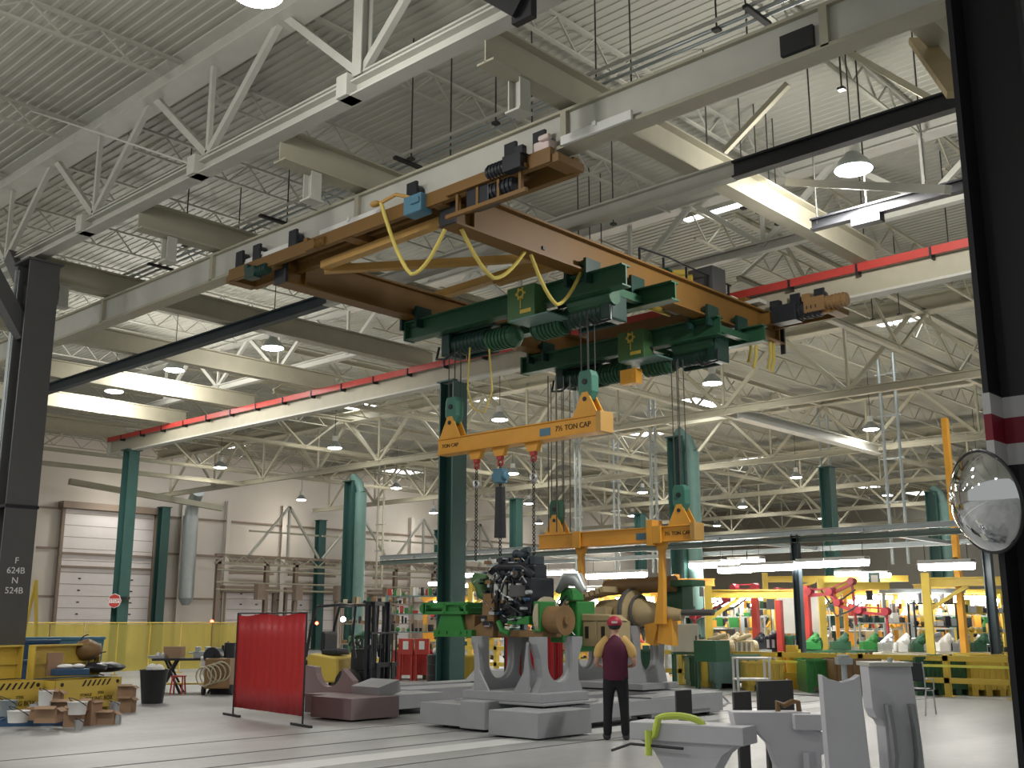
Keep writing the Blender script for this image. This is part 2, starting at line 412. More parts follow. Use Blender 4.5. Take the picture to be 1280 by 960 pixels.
# ---------------------------------------------------------------- roof trusses along X
def truss_x(label, Y, xa, xb, zb, zt, nodes, step, wb=0.22, big=0.35, m=STEEL, name='roof_truss', top=None):
    t = thing(name, label, 'roof truss', ((xa+xb)/2, Y, zb))
    top = top or big
    mb = MB(); mb.ibeam((xa, Y, zt), (xb, Y, zt), top, top, 0.04, 0.03); mb.build('top_chord', m, t)
    mb = MB(); mb.ibeam((xa, Y, zb), (xb, Y, zb), wb, wb*1.1, 0.03, 0.02); mb.build('bottom_chord', m, t)
    x = nodes; c = 0
    while x < xb-0.1 and c < 33:
        if x > xa+0.05:
            mb = MB(); vw = 0.2 if (Y < 10 and -12 < x < -10.5) else 0.08; mb.ibeam((x, Y, zb), (x, Y, zt), vw, vw, 0.02, 0.02, up=(0, 1, 0)) if vw > 0.1 else mb.bar((x, Y, zb), (x, Y, zt), vw, vw); mb.build('web_vertical', m, t)
        if x+step/2 < xb and x > xa-step/2:
            if x > xa: mb = MB(); mb.bar((x, Y, zb+0.05), (x+step/2, Y, zt-0.1), 0.1, 0.12); mb.build('web_diagonal', m, t)
            if x+step < xb: mb = MB(); mb.bar((x+step/2, Y, zt-0.1), (x+step, Y, zb+0.05), 0.1, 0.12); mb.build('web_diagonal', m, t)
        x += step; c += 1
    return t
truss_x('nearest white roof truss with deep flanged chords, crossing above the near columns', 9.0, -38.6, 0.5, 9.37, 11.3, -35.6, 4.05, 0.12, 0.5, STEELW, top=0.5)
t = thing('crane_support_beam', 'long pale flanged beam under the nearest roof truss', 'beam', (-18, 9.0, 8.97))
mb = MB(); mb.ibeam((-38.6, 9.0, 9.19), (0.5, 9.0, 9.19), 0.26, 0.24, 0.03, 0.02); mb.build('beam_web', STEELW, t)
mb = MB()
for x in (-19.6, -15.55, -11.5, -7.45): mb.box((x, 8.95, 9.24), (0.24, 0.3, 0.34))
mb.build('gusset_plate', STEELW, t)
truss_x('pale roof truss directly above the red power rail', 20.2, -38.6, 0.5, 9.7, 11.3, -36.4, 3.6, 0.2, 0.4, STEELW)
for Y, lab in ((31, 'roof truss over the first row of teal columns, pale cream steel'), (42, 'roof truss over the second row of far columns, pale cream steel'),
               (53, 'roof truss over the third row of far columns, pale cream steel'), (64, 'fourth roof truss beyond the crane aisle, pale cream steel'), (75, 'roof truss nearest the back wall, pale cream steel')):
    truss_x(lab, Y, -56.2, 0.5, 8.6, 10.9, -54.6, 4.45, 0.22, 0.5)
# trusses along Y on the column lines
def truss_y(label, X, ya, yb, zb, zt, step, w=0.16):
    t = thing('cross_truss', label, 'roof truss', (X, (ya+yb)/2, zb))
    for nm, z in (('top_chord', zt), ('bottom_chord', zb)):
        mb = MB(); mb.ibeam((X, ya, z), (X, yb, z), w, w, 0.02, 0.015); mb.build(nm, STEEL, t)
    y = ya
    while y+step <= yb+0.01:
        mb = MB(); mb.bar((X, y, zb), (X, y+step/2, zt), 0.07); mb.build('web_diagonal', STEEL, t)
        mb = MB(); mb.bar((X, y+step/2, zt), (X, y+step, zb), 0.07); mb.build('web_diagonal', STEEL, t)
        y += step
    return t
for X, lab in ((-20.9, 'cross truss over the column line behind the first spreader beam'), (-38.6, 'cross truss over the column line with the stop sign'), (-29.7, 'cross truss midway between the two far column lines'),
               (-12, 'cross truss running away over the red hoist arms'), (-47.4, 'cross truss nearest the left wall')):
    truss_y(lab, X, 20.4, 84, 9.2, 10.7, 3.95 if X != -12 else 4.3)
# heavy cross girder
mb = MB(); a = Vector((-20.0, 31.0, 8.55)); mb.ibeam((-18.6, 31.2, 8.5), (-18.6, 42, 8.5), 0.4, 0.35); tag(mb.build('cross_girder', STEELW), 'pale girder running away from the first far truss, left of a hanging lamp', 'beam')
# plate girders of the crane bay, along Y
GX = (-4.4, -8.9, -13.4, -17.8, -22.2, -26.7, -31.1, -35.5, -40.0)
glab = ['behind the near charcoal column', 'meeting the dark rail, brightly lit', 'above the near end of the crane', 'above the far crane girder', 'first left of the crane', 'second left of the crane', 'third left of the crane', 'fourth left of the crane', 'last before the end of the red rail']
for i, X in enumerate(GX):
    t = thing('plate_girder', 'pale plate girder across the crane aisle, '+glab[i], 'beam', (X, 15, 8.75))
    y0 = 9.1; y1 = 20.6
    mb = MB(); mb.box((X, (y0+y1)/2, 9.0), (0.02, y1-y0, 0.5)); mb.build('girder_web', STEEL, t)
    mb = MB(); mb.box((X, (y0+y1)/2, 8.76), (0.3, y1-y0, 0.03)); mb.box((X, (y0+y1)/2, 9.26), (0.3, y1-y0, 0.03)); mb.build('flange', STEEL, t)
    mb = MB(); mb.ibeam((X, 9.75, 8.74), (X, 9.75, 8.28), 0.2, 0.22, 0.02, 0.015, up=(1, 0, 0)); mb.box((X, 9.75, 8.27), (0.26, 0.28, 0.03)); mb.build('drop_hanger', STEELW, t)
# bar joists along Y
def joist(label, X, ya, yb, z, h, sp, m, group, th=0.035):
    t = thing('bar_joist', label, 'joist', (X, (ya+yb)/2, z), 0, group)
    mb = MB(); mb.bar((X, ya, z+h), (X, yb, z+h), 0.09, 0.05); mb.bar((X, ya+0.4, z), (X, yb-0.4, z), 0.07, 0.04); mb.build('chord', m, t)
    pts = []; y = ya+0.2; u = True
    while y < yb-0.1:
        pts.append((X, y, z+h if u else z)); u = not u; y += sp
    mb = MB()
    for a, b in zip(pts, pts[1:]): mb.bar(a, b, 0.03)
    mb.build('web', m, t)
    return t
j = joist('thin zigzag bar joist under the deck between the nearest truss and the red rail', -1.5, 9.1, 20.1, 10.95, 0.5, 0.5, DECK, 'bar joists over the crane aisle')
x = -1.5-2.96
while x > -40: dup(j, Vector((x, j.location.y, j.location.z))); x -= 2.96
j = joist('thin zigzag bar joist under the deck in front of the nearest truss', -1.5, -6, 8.9, 11.05, 0.4, 0.6, DECK, 'bar joists on the near side of the nearest truss')
x = -1.5-3.7
while x > -30: dup(j, Vector((x, j.location.y, j.location.z))); x -= 3.7
for r, (ya, yb) in enumerate(((20.4, 30.9), (31.1, 41.9), (42.1, 52.9), (53.1, 63.9), (64.1, 74.9))):
    lab = 'cream bar joist under the roof, in the %s bay beyond the red rail' % ORD[r]
    j = joist(lab, -1.5, ya, yb, 10.6, 0.7, 0.75, STEEL, 'bar joists in the %s bay beyond the red rail' % ORD[r])
    x = -1.5-2.96
    while x > -56:
        if x < -0.26*ya: dup(j, Vector((x, j.location.y, j.location.z)))
        x -= 2.96

# ---------------------------------------------------------------- crane runways
t = thing('crane_runway', 'pale grey near runway beam carrying the crane end nearest the viewer', 'crane rail', (-20, 10.8, 8.1))
mb = MB(); mb.box((-19.5, 10.8, 8.38), (37, 0.16, 0.50)); mb.build('beam_web', STEELW, t)
mb = MB(); mb.box((-19.5, 10.8, 8.12), (37, 0.3, 0.05)); mb.box((-19.5, 10.8, 8.64), (37, 0.3, 0.04)); mb.build('flange', STEEL, t)
for x in (-5.0, -8.9, -13.4, -17.8, -22.2): 
    mb = MB(); mb.box((x, 10.8, 8.37), (0.1, 0.3, 0.5)); mb.build('splice_plate', STEEL, t)
mb = MB(); mb.box((-5.35, 10.69, 8.33), (0.42, 0.06, 0.26)); mb.build('vent_plate', DARK, t)
t = thing('crane_runway', 'far runway beam carrying the red power rail', 'crane rail', (-20, 20.2, 8.1))
mb = MB(); mb.box((-19.6, 20.2, 8.38), (41.2, 0.14, 0.5)); mb.build('beam_web', STEEL, t)
mb = MB(); mb.box((-19.6, 20.2, 8.12), (41.2, 0.32, 0.05)); mb.box((-19.6, 20.2, 8.63), (41.2, 0.3, 0.04)); mb.build('flange', STEELW, t)
mb = MB(); mb.box((-19.6, 19.95, 8.66), (41.0, 0.05, 0.17)); mb.build('power_rail', RED, t)
x = -39
while x < 0: mb = MB(); mb.box((x, 20.0, 8.62), (0.04, 0.2, 0.22)); mb.build('insulator', DARK, t); x += 1.5
mb = MB(); mb.box((-40.2, 20.2, 8.36), (0.06, 0.4, 0.6)); mb.build('end_plate', STEELW, t)
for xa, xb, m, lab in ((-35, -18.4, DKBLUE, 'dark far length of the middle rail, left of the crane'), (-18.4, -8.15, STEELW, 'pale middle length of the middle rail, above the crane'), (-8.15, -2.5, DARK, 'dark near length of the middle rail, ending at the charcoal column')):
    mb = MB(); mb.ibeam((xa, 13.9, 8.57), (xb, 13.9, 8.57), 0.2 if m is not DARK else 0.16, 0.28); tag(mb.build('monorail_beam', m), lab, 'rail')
mb = MB(); mb.ibeam((-5.4, 16.5, 8.4), (-8.2, 16.5, 8.4), 0.16, 0.2)
t = thing('tool_rail', 'short dark hanging rail with hangers beside the charcoal column', 'rail', (-7, 16.5, 8.4)); mb.build('rail_bar', DARK, t)
for x in (-8.1, -7.2, -6.2): mb = MB(); mb.tube((x, 16.5, 8.4), (x, 16.5, 11.5), 0.015, n=6); mb.build('hanger', ROD, t)
mb = MB(); mb.box((-7.2, 16.5, 8.24), (0.5, 0.2, 0.16)); mb.build('trolley_box', DARK, t)
mb = MB(); mb.bar(ay(985, 228, 16), ay(1185, 237, 13.5), 0.10, 0.12); tag(mb.build('roof_brace', STEELW), 'pale diagonal brace under the lamp beside the charcoal column', 'brace')
for p, q, lab in (((1085, 10), (1200, 60), 'thin pale brace behind the top of the charcoal column'), ((905, 190), (985, 105), 'pale diagonal brace over the middle rail'), ((1060, 65), (1175, 130), 'pale diagonal brace left of the charcoal column top')):
    a = ay(*p, 16); b = ay(*q, 16)
    mb = MB(); mb.bar(a, b, 0.1); tag(mb.build('roof_brace', STEEL), lab, 'brace')
mb = MB(); mb.bar(ay(1150, 50, 12.9), ay(1200, 118, 11.6), 0.28, 0.08); tag(mb.build('roof_brace', TANC), 'yellowish girder stub tucked behind the charcoal column', 'brace')
# pipes above the near runway
t = thing('pipe_rack', 'bundle of thin pipes running above the near crane runway', 'pipes', (-12, 11.3, 8.95))
for i, (y, z, r) in enumerate(((11.15, 9.36, 0.03), (11.33, 9.36, 0.03), (11.5, 9.36, 0.025))):
    mb = MB(); mb.tube((-24, y, z), (-2.2, y, z), r, n=8); p = mb.build('pipe', GALV if i else STEELW, t)
for x in (-21, -16.8, -12.9, -9.6, -6.2, -3.7):
    mb = MB(); mb.box((x, 11.33, 9.30), (0.08, 0.6, 0.05)); mb.build('cross_channel', DARK, t)
# hanger rods
r0 = None
for px, py, Y in ((515, 150, 11.3), (564, 120, 12), (620, 70, 11.3), (665, 140, 12.5), (745, 90, 12), (788, 60, 12), (895, 20, 11.3), (932, 10, 12), (765, 200, 16), (722, 220, 17), (736, 220, 17.6), (750, 210, 18), (1052, 110, 13.9), (924, 150, 17), (943, 160, 17.4), (958, 165, 17.8), (965, 150, 18.2), (240, 180, 11), (360, 250, 12.5), (300, 260, 13), (882, 140, 15), (1080, 300, 22), (1185, 300, 22), (1125, 400, 26), (1092, 410, 26)):
    p = ay(px, py, Y); zb = 9.3 if Y < 13.9 else 9.28
    if r0 is None:
        mb = MB(); mb.tube((0, 0, 0), (0, 0, 2.26), 0.014, n=6)
        t = thing('hanger_rod', 'thin dark rod hanging from the roof deck over the crane aisle', 'rod', (p.x, p.y, zb), 0, 'hanger rods over the crane aisle'); mb.build('rod', ROD, t, local=True)
        mb = MB(); mb.box((0, 0, 0.02), (0.1, 0.1, 0.04)); mb.build('clamp', ROD, t, local=True); r0 = t
    else: dup(r0, (p.x, p.y, zb))
for xa, xb in ((-14.3, -12.7), (-8.9, -7.7), (-16.8, -15.2)):
    mb = MB(); mb.box(((xa+xb)/2, 10.62, 8.17), (xb-xa, 0.05, 0.13)); mb.box(((xa+xb)/2, 10.62, 8.23), (0.06, 0.1, 0.06)); tag(mb.build('rail_cover', WHT), 'white cover strip on the near runway, '+('left of the crane hand rail' if xa == -14.3 else 'right of the crane end' if xa == -8.9 else 'at the far crane girder'), 'cover')
mb = MB(); a = ay(560, -40, 8.3); b = ay(655, 12, 8.3); mb.bar(a, b, 0.22, 0.26); mb.box(tuple(b), (0.3, 0.1, 0.3)); tag(mb.build('hanging_beam', DARK), 'short dark beam hanging at the top edge of the view', 'beam')
# guy wire
mb = MB(); mb.path([ay(0, 126, 8.0), ay(120, 165, 8.0), ay(247, 208, 8.9)], 0.018, 6); tag(mb.build('guy_cable', STEELW), 'thin white cable slanting to the nearest truss from the upper left', 'cable')

# ---------------------------------------------------------------- lamps
lm = thing('high_bay_lamp', 'round high bay lamp', 'lamp', (0, 0, 9.0))
mb = MB(); mb.lathe([(0.30, 0), (0.31, 0.0), (0.25, 0.14), (0.13, 0.26), (0.11, 0.3)], (0, 0, 0.01), n=24); mb.build('reflector', GALV, lm, local=True, smooth=True)
mb = MB(); mb.lathe([(0.02, -0.05), (0.18, -0.035), (0.295, 0.0)], (0, 0, 0), n=24); mb.build('lens', LAMP, lm, local=True, smooth=True)
mb = MB(); mb.tube((0, 0, 0.3), (0, 0, 0.52), 0.12, n=16); mb.build('ballast', WHT, lm, local=True, smooth=True)
mb = MB(); mb.tube((0, 0, 0.5), (0, 0, 2.4), 0.012, n=6); mb.build('hanging_rod', ROD, lm, local=True)
LX = (-8.7, -17.9, -27.1, -36.9, -45.8, -54.6)
lamp_pos = []
rows = ((28.6, 'first'), (39.9, 'second'), (51, 'third'), (62, 'fourth'), (73, 'fifth'))
first = True
def lamp_light(x, y, z, e, r=0.28, side=0.2):
    l = bpy.data.lights.new('lamp_beam', 'SPOT'); l.energy = e*1.35; l.spot_size = math.radians(150); l.spot_blend = 0.6; l.shadow_soft_size = 0.25; l.color = (1.0, 0.96, 0.87) if y > 22 else (1.0, 0.97, 0.92)
    o = bpy.data.objects.new('lamp_beam', l); COL.objects.link(o); o.location = (x, y, z-0.15)
    e = e*side
    l = bpy.data.lights.new('lamp_light', 'POINT'); l.energy = e; l.shadow_soft_size = r; l.color = (1.0, 0.96, 0.87) if y > 22 else (1.0, 0.97, 0.92)
    o = bpy.data.objects.new('lamp_light', l); COL.objects.link(o); o.location = (x, y, z-0.38)
def put_lamp(x, y, z, lab, e, grp=None, side=0.55):
    global first
    if first:
        lm.location = (x, y, z); lm['label'] = lab; first = False
    else: dup(lm, (x, y, z), None, lab, grp)
    lamp_light(x, y, z, e, side=side)
LPOW = 0.24
for y, r in rows:
    for i, x in enumerate(LX):
        if x > -0.22*y: continue
        if y > 50 and x < -50 and False: continue
        put_lamp(x, y, 9.0, 'high bay lamp, %s row beyond the red rail, %s from the left wall' % (r, ORD[5-i]), (900 if x > -50 else 500)*LPOW)
for x, y, z, lab, e in ((-7.2, 16.1, 9.0, 'high bay lamp under the roof close to the charcoal column', 3000), (-24.6, 16.8, 9.1, 'small lamp between the plate girders, above the red rail', 700),
                        (-30.0, 16.9, 9.35, 'lamp lighting the third plate girder left of the crane', 2200), (-34.4, 17.2, 9.35, 'lamp partly hidden behind the grey column, lighting the fourth plate girder', 2200),
                        (az(322, -6, 9.15).x, az(322, -6, 9.15).y, 9.15, 'lamp cut by the top edge, beside the nearest truss', 800)):
    put_lamp(x, y, z, lab, e*LPOW, None, 1.0)
# more lamps of the same room, on the near side out of view
for x, y in ((-13.5, 3.4), (-22, 2.6), (-6, -4), (-17, -5), (-26, -5), (-30, 3), (-36, 4)):
    put_lamp(x, y, 9.6, 'high bay lamp of the near aisle overhead, out of the view', 1900*LPOW, 'overhead lamps of the near aisle', 0.4 if x < -12 else 0.05)
# skylights in the deck
sk = thing('skylight', 'x', 'skylight', (0, 0, ZD-0.17))
mb = MB(); mb.box((0, 0, 0.08), (1.5, 2.4, 0.06)); mb.build('glazing', SKYL, sk, local=True)
mb = MB()
for sx in (-1, 1): mb.box((sx*0.8, 0, 0.08), (0.1, 2.6, 0.16))
for sy in (-1, 1): mb.box((0, sy*1.25, 0.08), (1.6, 0.1, 0.16))
mb.build('curb', STEELW, sk, local=True)
SKP = ((590, 495, 'right of the thick green column under the crane'), (440, 507, 'above the lamp left of the thick green column'), (800, 541, 'over the peaked truss web left of the tall teal column'), (1110, 395, 'with brightly lit edges, right of the crane end'),
       (930, 571, 'right of the tall teal column'), (1092, 610, 'small and distant, under the lamp column row'), (275, 556, 'over the left truss near the end of the red rail'), (503, 590, 'distant, between the two green columns'),
       (870, 505, 'faint behind the second far truss'), (1150, 617, 'tiny, beside the distant teal column'), (905, 262, 'added as a thin strip to light the nearby truss'))
firstS = True
for px, py, lab in SKP:
    p = az(px, py, ZD-0.17)
    lab = 'bright skylight in the roof '+lab
    if firstS: sk.location = p; sk['label'] = lab; firstS = False
    else:
        s_ = dup(sk, p, None, lab)
        if px == 905: s_.scale = (1.5, 0.12, 1)  # glowing strip added only to brighten the truss members above the crane end
# ---------------------------------------------------------------- the bridge crane
GA, GB = -11.3, -15.6
t = thing('bridge_crane', 'big ochre double girder bridge crane spanning the aisle under the roof', 'crane', ((GA+GB)/2, 15.5, 7.6))
for X in (GA, GB):
    mb = MB(); mb.box((X, 15.75, 7.90), (0.12, 10.1, 0.56)); mb.box((X, 15.75, 7.62), (0.34, 10.1, 0.035)); mb.box((X, 15.75, 8.19), (0.34, 10.1, 0.035))
    for y in (11.2, 20.6): mb.box((X, y, 7.9), (0.3, 0.03, 0.56))
    g = mb.build('bridge_girder', ORB, t)
    mb = MB(); mb.box((X+0.05, 10.72, 7.9), (0.34, 0.05, 0.62)); mb.build('end_stop', DARK, g); mb = MB(); mb.box((X+0.1, 20.82, 7.85), (0.1, 0.05, 0.9)); mb.build('end_stop', DARK, g)
def truck(Y, xa, xb, sgn):
    mb = MB()
    mb.box(((xa+xb)/2, Y+0.26*sgn, 7.98), (xb-xa, 0.12, 0.26)); mb.box(((xa+xb)/2, Y-0.26*sgn, 7.98), (xb-xa, 0.1, 0.22))
    for x in (xa, GB, (GA+GB)/2, GA, xb): mb.box((x, Y, 7.92), (0.24, 0.56, 0.12))
    e = mb.build('end_truck', ORB, t)
    for x in (xa+0.25, xa+0.8, GB+0.6, GA-0.6, xb-0.8, xb-0.25):
        for s in (-1, 1): mb = MB(); mb.tube((x, Y+s*0.10, 8.26), (x, Y+s*0.22, 8.26), 0.13, n=14); mb.box((x, Y+s*0.24, 8.2), (0.22, 0.05, 0.42)); mb.build('wheel', BLK, e)
    return e
truck(10.8, -16.9, -9.0, 1)
truck(20.2, -16.9, -9.6, -1)
# long festoon rail / yellow tie beams between the girders
for a, b, w in (((405, 332, 10.95), (553, 277, 10.95), 0.16), ((405, 337, 11.0), (700, 321, 14.3), 0.16), ((545, 371, 15.6), (742, 308, 15.6), 0.2)):
    mb = MB(); mb.bar(ay(*a), ay(*b), w, w*0.8); mb.build('tie_beam', ORY, t)
mb = MB(); mb.bar((GA, 19.6, 8.3), (GB, 19.6, 8.3), 0.25, 0.25); mb.build('tie_beam', ORB, t)
# drive units
def drive(x, y, z, m1=ORB, s=1.0, dx=1):
    mb = MB(); mb.box((x, y, z), (0.5*s, 0.3*s, 0.34*s)); mb.tube((x+0.25*dx*s, y, z), (x+0.75*dx*s, y, z), 0.15*s, n=16)
    for k in range(5): mb.tube((x+(0.3+0.09*k)*dx*s, y, z), (x+(0.33+0.09*k)*dx*s, y, z), 0.175*s, n=16)
    mb.box((x-0.2*s*dx, y-0.05, z+0.2*s), (0.2*s, 0.14*s, 0.18*s)); return mb.build('drive_unit', m1, t, bevel=0.01)
drive(-10.4, 10.62, 7.78, BLK, 0.9); drive(-9.6, 10.45, 8.0, BLK, 0.7, -1); drive(-14.35, 10.5, 7.95, ORB, 0.5)
drive(-16.1, 10.5, 7.85, GRND, 0.6); drive(-10.6, 19.95, 8.0, BLK, 1.1); drive(-9.9, 19.9, 8.05, BRN, 0.9); drive(-13.6, 11.1, 8.25, ORY, 0.5)
mb = MB()
for k in range(4): mb.box((-9.55-0.42*k, 10.5, 7.74), (0.05, 0.06, 0.36))
mb.box((-10.2, 10.45, 7.56), (1.6, 0.06, 0.06)); mb.box((-10.2, 10.45, 7.92), (1.6, 0.06, 0.06)); mb.build('guard_frame', ORB, t)
mb = MB(); mb.box((-9.2, 10.62, 8.12), (0.3, 0.2, 0.26)); mb.box((-9.1, 10.5, 8.25), (0.2, 0.1, 0.08)); mb.build('junction_box', PALE, t, bevel=0.03)
mb = MB(); mb.box((-11.7, 10.5, 7.95), (0.4, 0.25, 0.3)); mb.box((-11.62, 10.36, 7.98), (0.2, 0.04, 0.1)); mb.build('junction_box', BLU2, t, bevel=0.02)
mb = MB(); mb.box((-12.2, 18.9, 8.62), (1.3, 0.5, 0.75)); mb.box((-12.5, 18.6, 8.65), (0.08, 0.04, 0.16)); mb.build('control_cabinet', COLL, t, bevel=0.02)
mb = MB(); mb.box((-11.55, 19.1, 8.25), (0.45, 0.25, 0.2)); mb.box((-11.2, 19.6, 8.28), (0.5, 0.3, 0.08)); mb.build('cover_plate', STEELW, t)
# service platform with hand rail behind girder A
mb = MB(); mb.bar((GA-0.35, 16.2, 8.32), (GA-0.35, 19.6, 8.32), 0.05)
for y in (16.2, 17.0, 17.8, 18.6, 19.4): mb.bar((GA-0.35, y, 8.15), (GA-0.35, y, 8.75), 0.035)
mb.path([(GA-0.35, 16.2, 8.75), (GA-0.35, 17.2, 8.8), (GA-0.35, 19.5, 8.75)], 0.02, 6); mb.build('hand_rail', BLK, t)
mb = MB(); mb.bar((-13.2, 16.0, 8.3), (-11.2, 16.6, 8.3), 0.25, 0.06); mb.box((-12.6, 16.7, 8.5), (0.9, 0.5, 0.5)); mb.build('service_platform', GRND, t, bevel=0.03)
mb = MB(); mb.bar((-14.4, 15.1, 8.45), (-12.3, 15.1, 8.45), 0.22, 0.22); mb.bar((-13.3, 15.0, 8.4), (-13.3, 15.2, 8.7), 0.1); mb.build('cable_arm', ORY, t)
mb = MB(); mb.bar((-12.9, 17.8, 8.35), (-12.9, 19.0, 8.35), 0.05, 0.3); mb.bar((-12.9, 17.8, 8.8), (-12.0, 18.4, 8.8), 0.05, 0.25); mb.bar((-12.0, 18.4, 8.8), (-12.0, 18.4, 8.3), 0.2, 0.05); mb.build('warning_plate', YEL, t)
mb = MB(); y = 11.3
while y < 20.4: mb.box((GA-0.1, y, 8.25), (0.1, 0.1, 0.08)); y += 0.9
mb.bar((GA-0.12, 11.2, 8.31), (GA-0.12, 20.4, 8.31), 0.03); mb.build('conductor_bar', BLK, t)
mb = MB()
for px, y in ((505, 12.9), (590, 14), (700, 15.1)): mb.box((GA+0.07, y, 7.78), (0.03, 0.06, 0.06))
mb.build('bolt', BLK, t)
# festoon cable of the crane: loops under girder A
def loop(pts, r=0.032):
    (ax_, ay_, az_), (bx, by, bz), s = pts; L = []
    for i in range(15):
        u = i/14; L.append((ax_+(bx-ax_)*u, ay_+(by-ay_)*u, az_+(bz-az_)*u - s*4*u*(1-u)*(1-0.25*abs(2*u-1))))
    return L
for p0, p1, s in (((-12.4, 10.35, 8.15), (-11.35, 10.75, 7.55), 0.95), ((-11.25, 11.0, 7.6), (-11.25, 12.45, 7.6), 0.62), ((-11.25, 12.6, 7.6), (-11.25, 13.9, 7.6), 0.72)):
    mb = MB(); mb.path(loop((p0, p1, s)), 0.032, 8); mb.build('festoon_cable', CABY, t, smooth=True)
mb = MB(); mb.path([(-12.4, 10.35, 8.15), (-12.1, 10.4, 8.22), (-11.8, 10.45, 8.1)], 0.03); mb.ball((-12.6, 10.4, 8.2), 0.07, 10, 6, (1.6, 1, 0.7)); mb.build('festoon_cable', ORY, t)
for y0, d in ((19.55, 0.62), (19.75, 0.7), (20.35, 0.62), (20.5, 0.66)):
    mb = MB(); mb.path([(GA+0.05, y0, 7.6), (GA+0.05, y0-0.02, 7.6-d*0.6), (GA+0.02, y0-0.1, 7.6-d)], 0.035); mb.build('festoon_cable', CABY, t, smooth=True)
# ---------------------------------------------------------------- hoist trolleys
def trolley(label, Y, Yb, xa, xb, bx, m_box):
    t = thing('hoist_trolley', label, 'hoist', ((xa+xb)/2, Y, 7.2))
    for yy, x0, x1, h in ((Y, xa, xb-(0.0 if Y < 15 else 0.25), 0.38), (Yb, xa+0.3, xb+0.1, 0.34)):
        mb = MB(); mb.ibeam((x0, yy, 7.38), (x1, yy, 7.38), 0.24, h, 0.025, 0.03); mb.box((x0+0.02, yy, 7.38), (0.05, 0.26, h*1.05)); mb.build('main_beam', GRN, t)
    for x in (xa+0.5, GB+0.9, (GA+GB)/2+0.6, GA-0.7, GA+0.3):
        mb = MB(); mb.box((x, (Y+Yb)/2, 7.34), (0.14, abs(Yb-Y), 0.14)); mb.build('cross_member', GRN, t)
    for gx in (GA, GB):
        for yy in (Y, Yb):
            mb = MB(); mb.box((gx-0.22, yy, 7.6), (0.06, 0.4, 0.42)); mb.box((gx+0.22, yy, 7.6), (0.06, 0.4, 0.42))
            for q in (-0.1, 0.1): mb.tube((gx-0.2, yy+q, 7.72), (gx-0.1, yy+q, 7.72), 0.09, n=12); mb.tube((gx+0.1, yy+q, 7.72), (gx+0.2, yy+q, 7.72), 0.09, n=12)
            mb.tube((gx-0.35, yy, 7.55), (gx-0.2, yy, 7.55), 0.1, n=12); mb.tube((gx-0.24, yy, 7.46), (gx+0.24, yy, 7.46), 0.03, n=8)
            mb.build('wheel_carriage', GRND, t)
    mb = MB(); mb.box((bx, Y-0.16, 7.25), (0.66, 0.34, 0.62)); cb = mb.build('control_box', m_box, t, bevel=0.012)
    mb = MB(); mb.box((bx+0.25, Y-0.1, 6.93), (0.9, 0.6, 0.03)); mb.build('drip_tray', COLT, t)
    mb = MB(); mb.ring((bx, Y-0.335, 7.42), 0.07, 0.02, (0, 1, 0), 12, 6)
    for k in range(6): a = k*PI/3; mb.box((bx+0.1*math.cos(a), Y-0.336, 7.42+0.1*math.sin(a)), (0.04, 0.008, 0.04))
    mb.box((bx+0.12, Y-0.336, 7.08), (0.26, 0.008, 0.07)); mb.box((bx, Y-0.336, 7.25), (0.02, 0.008, 0.2)); mb.build('yellow_marking', YEL, cb)
    # two wire rope hoists hung below
    for hx, s in ((xa+1.5, 1), (xb-1.1, -1)):
        mb = MB(); mb.tube((hx-0.45, Y+0.35, 6.98), (hx+0.45, Y+0.35, 6.98), 0.2, n=20)
        for k in range(9): mb.ring((hx-0.4+0.1*k, Y+0.35, 6.98), 0.2, 0.014, (1, 0, 0), 20, 5)
        d = mb.build('rope_drum', GRND, t, smooth=True)
        mb = MB(); mb.tube((hx+s*0.5, Y+0.3, 6.9), (hx+s*1.15, Y+0.3, 6.9), 0.19, n=16)
        for k in range(6): mb.tube((hx+s*(0.56+0.09*k), Y+0.3, 6.9), (hx+s*(0.59+0.09*k), Y+0.3, 6.9), 0.215, n=16)
        mb.tube((hx+s*1.15, Y+0.3, 6.9), (hx+s*1.25, Y+0.3, 6.9), 0.21, 0.12, n=16); mb.build('hoist_motor', GRN, t)
        mb = MB(); mb.box((hx-s*0.55, Y+0.35, 6.98), (0.22, 0.5, 0.46)); mb.box((hx, Y+0.35, 7.22), (1.3, 0.2, 0.06)); mb.box((hx, Y+0.62, 6.9), (0.9, 0.06, 0.3)); mb.build('gear_case', GRND, t, bevel=0.03)
        mb = MB(); mb.path([(hx-s*0.7, Y+0.1, 6.95), (hx-s*0.72, Y+0.05, 6.7), (hx-s*0.4, Y, 6.65), (hx-s*0.2, Y+0.1, 6.8)], 0.025, 6); mb.build('loose_cable', BLK, t)
    mb = MB(); mb.ring((bx+1.0, Y+0.1, 7.3), 0.18, 0.03, (0, 1, 0), 16, 6); mb.tube((bx+0.75, Y+0.2, 7.15), (bx+1.7, Y+0.2, 7.15), 0.16, n=14); mb.build('cable_reel', GRN, t)
    return t
trolley('green hoist trolley carrying the first spreader beam, nearer of the two under the crane', 14.0, 15.3, -15.8, -10.35, -12.45, GRN2)
trolley('green hoist trolley carrying the second spreader beam, lower and further under the crane', 17.8, 18.9, -16.1, -10.65, -12.85, GRN2)
mb = MB(); mb.box((-12.95, 17.6, 6.62), (0.4, 0.22, 0.3)); mb.tube((-12.85, 17.48, 6.6), (-12.85, 17.5, 6.6), 0.03); tag(mb.build('limit_box', SPR), 'small orange box hanging under the further green trolley', 'box')
t = thing('pendant_cable', 'thin ochre control cable looping down beside the first hook block', 'cable', (-14.0, 14, 5))
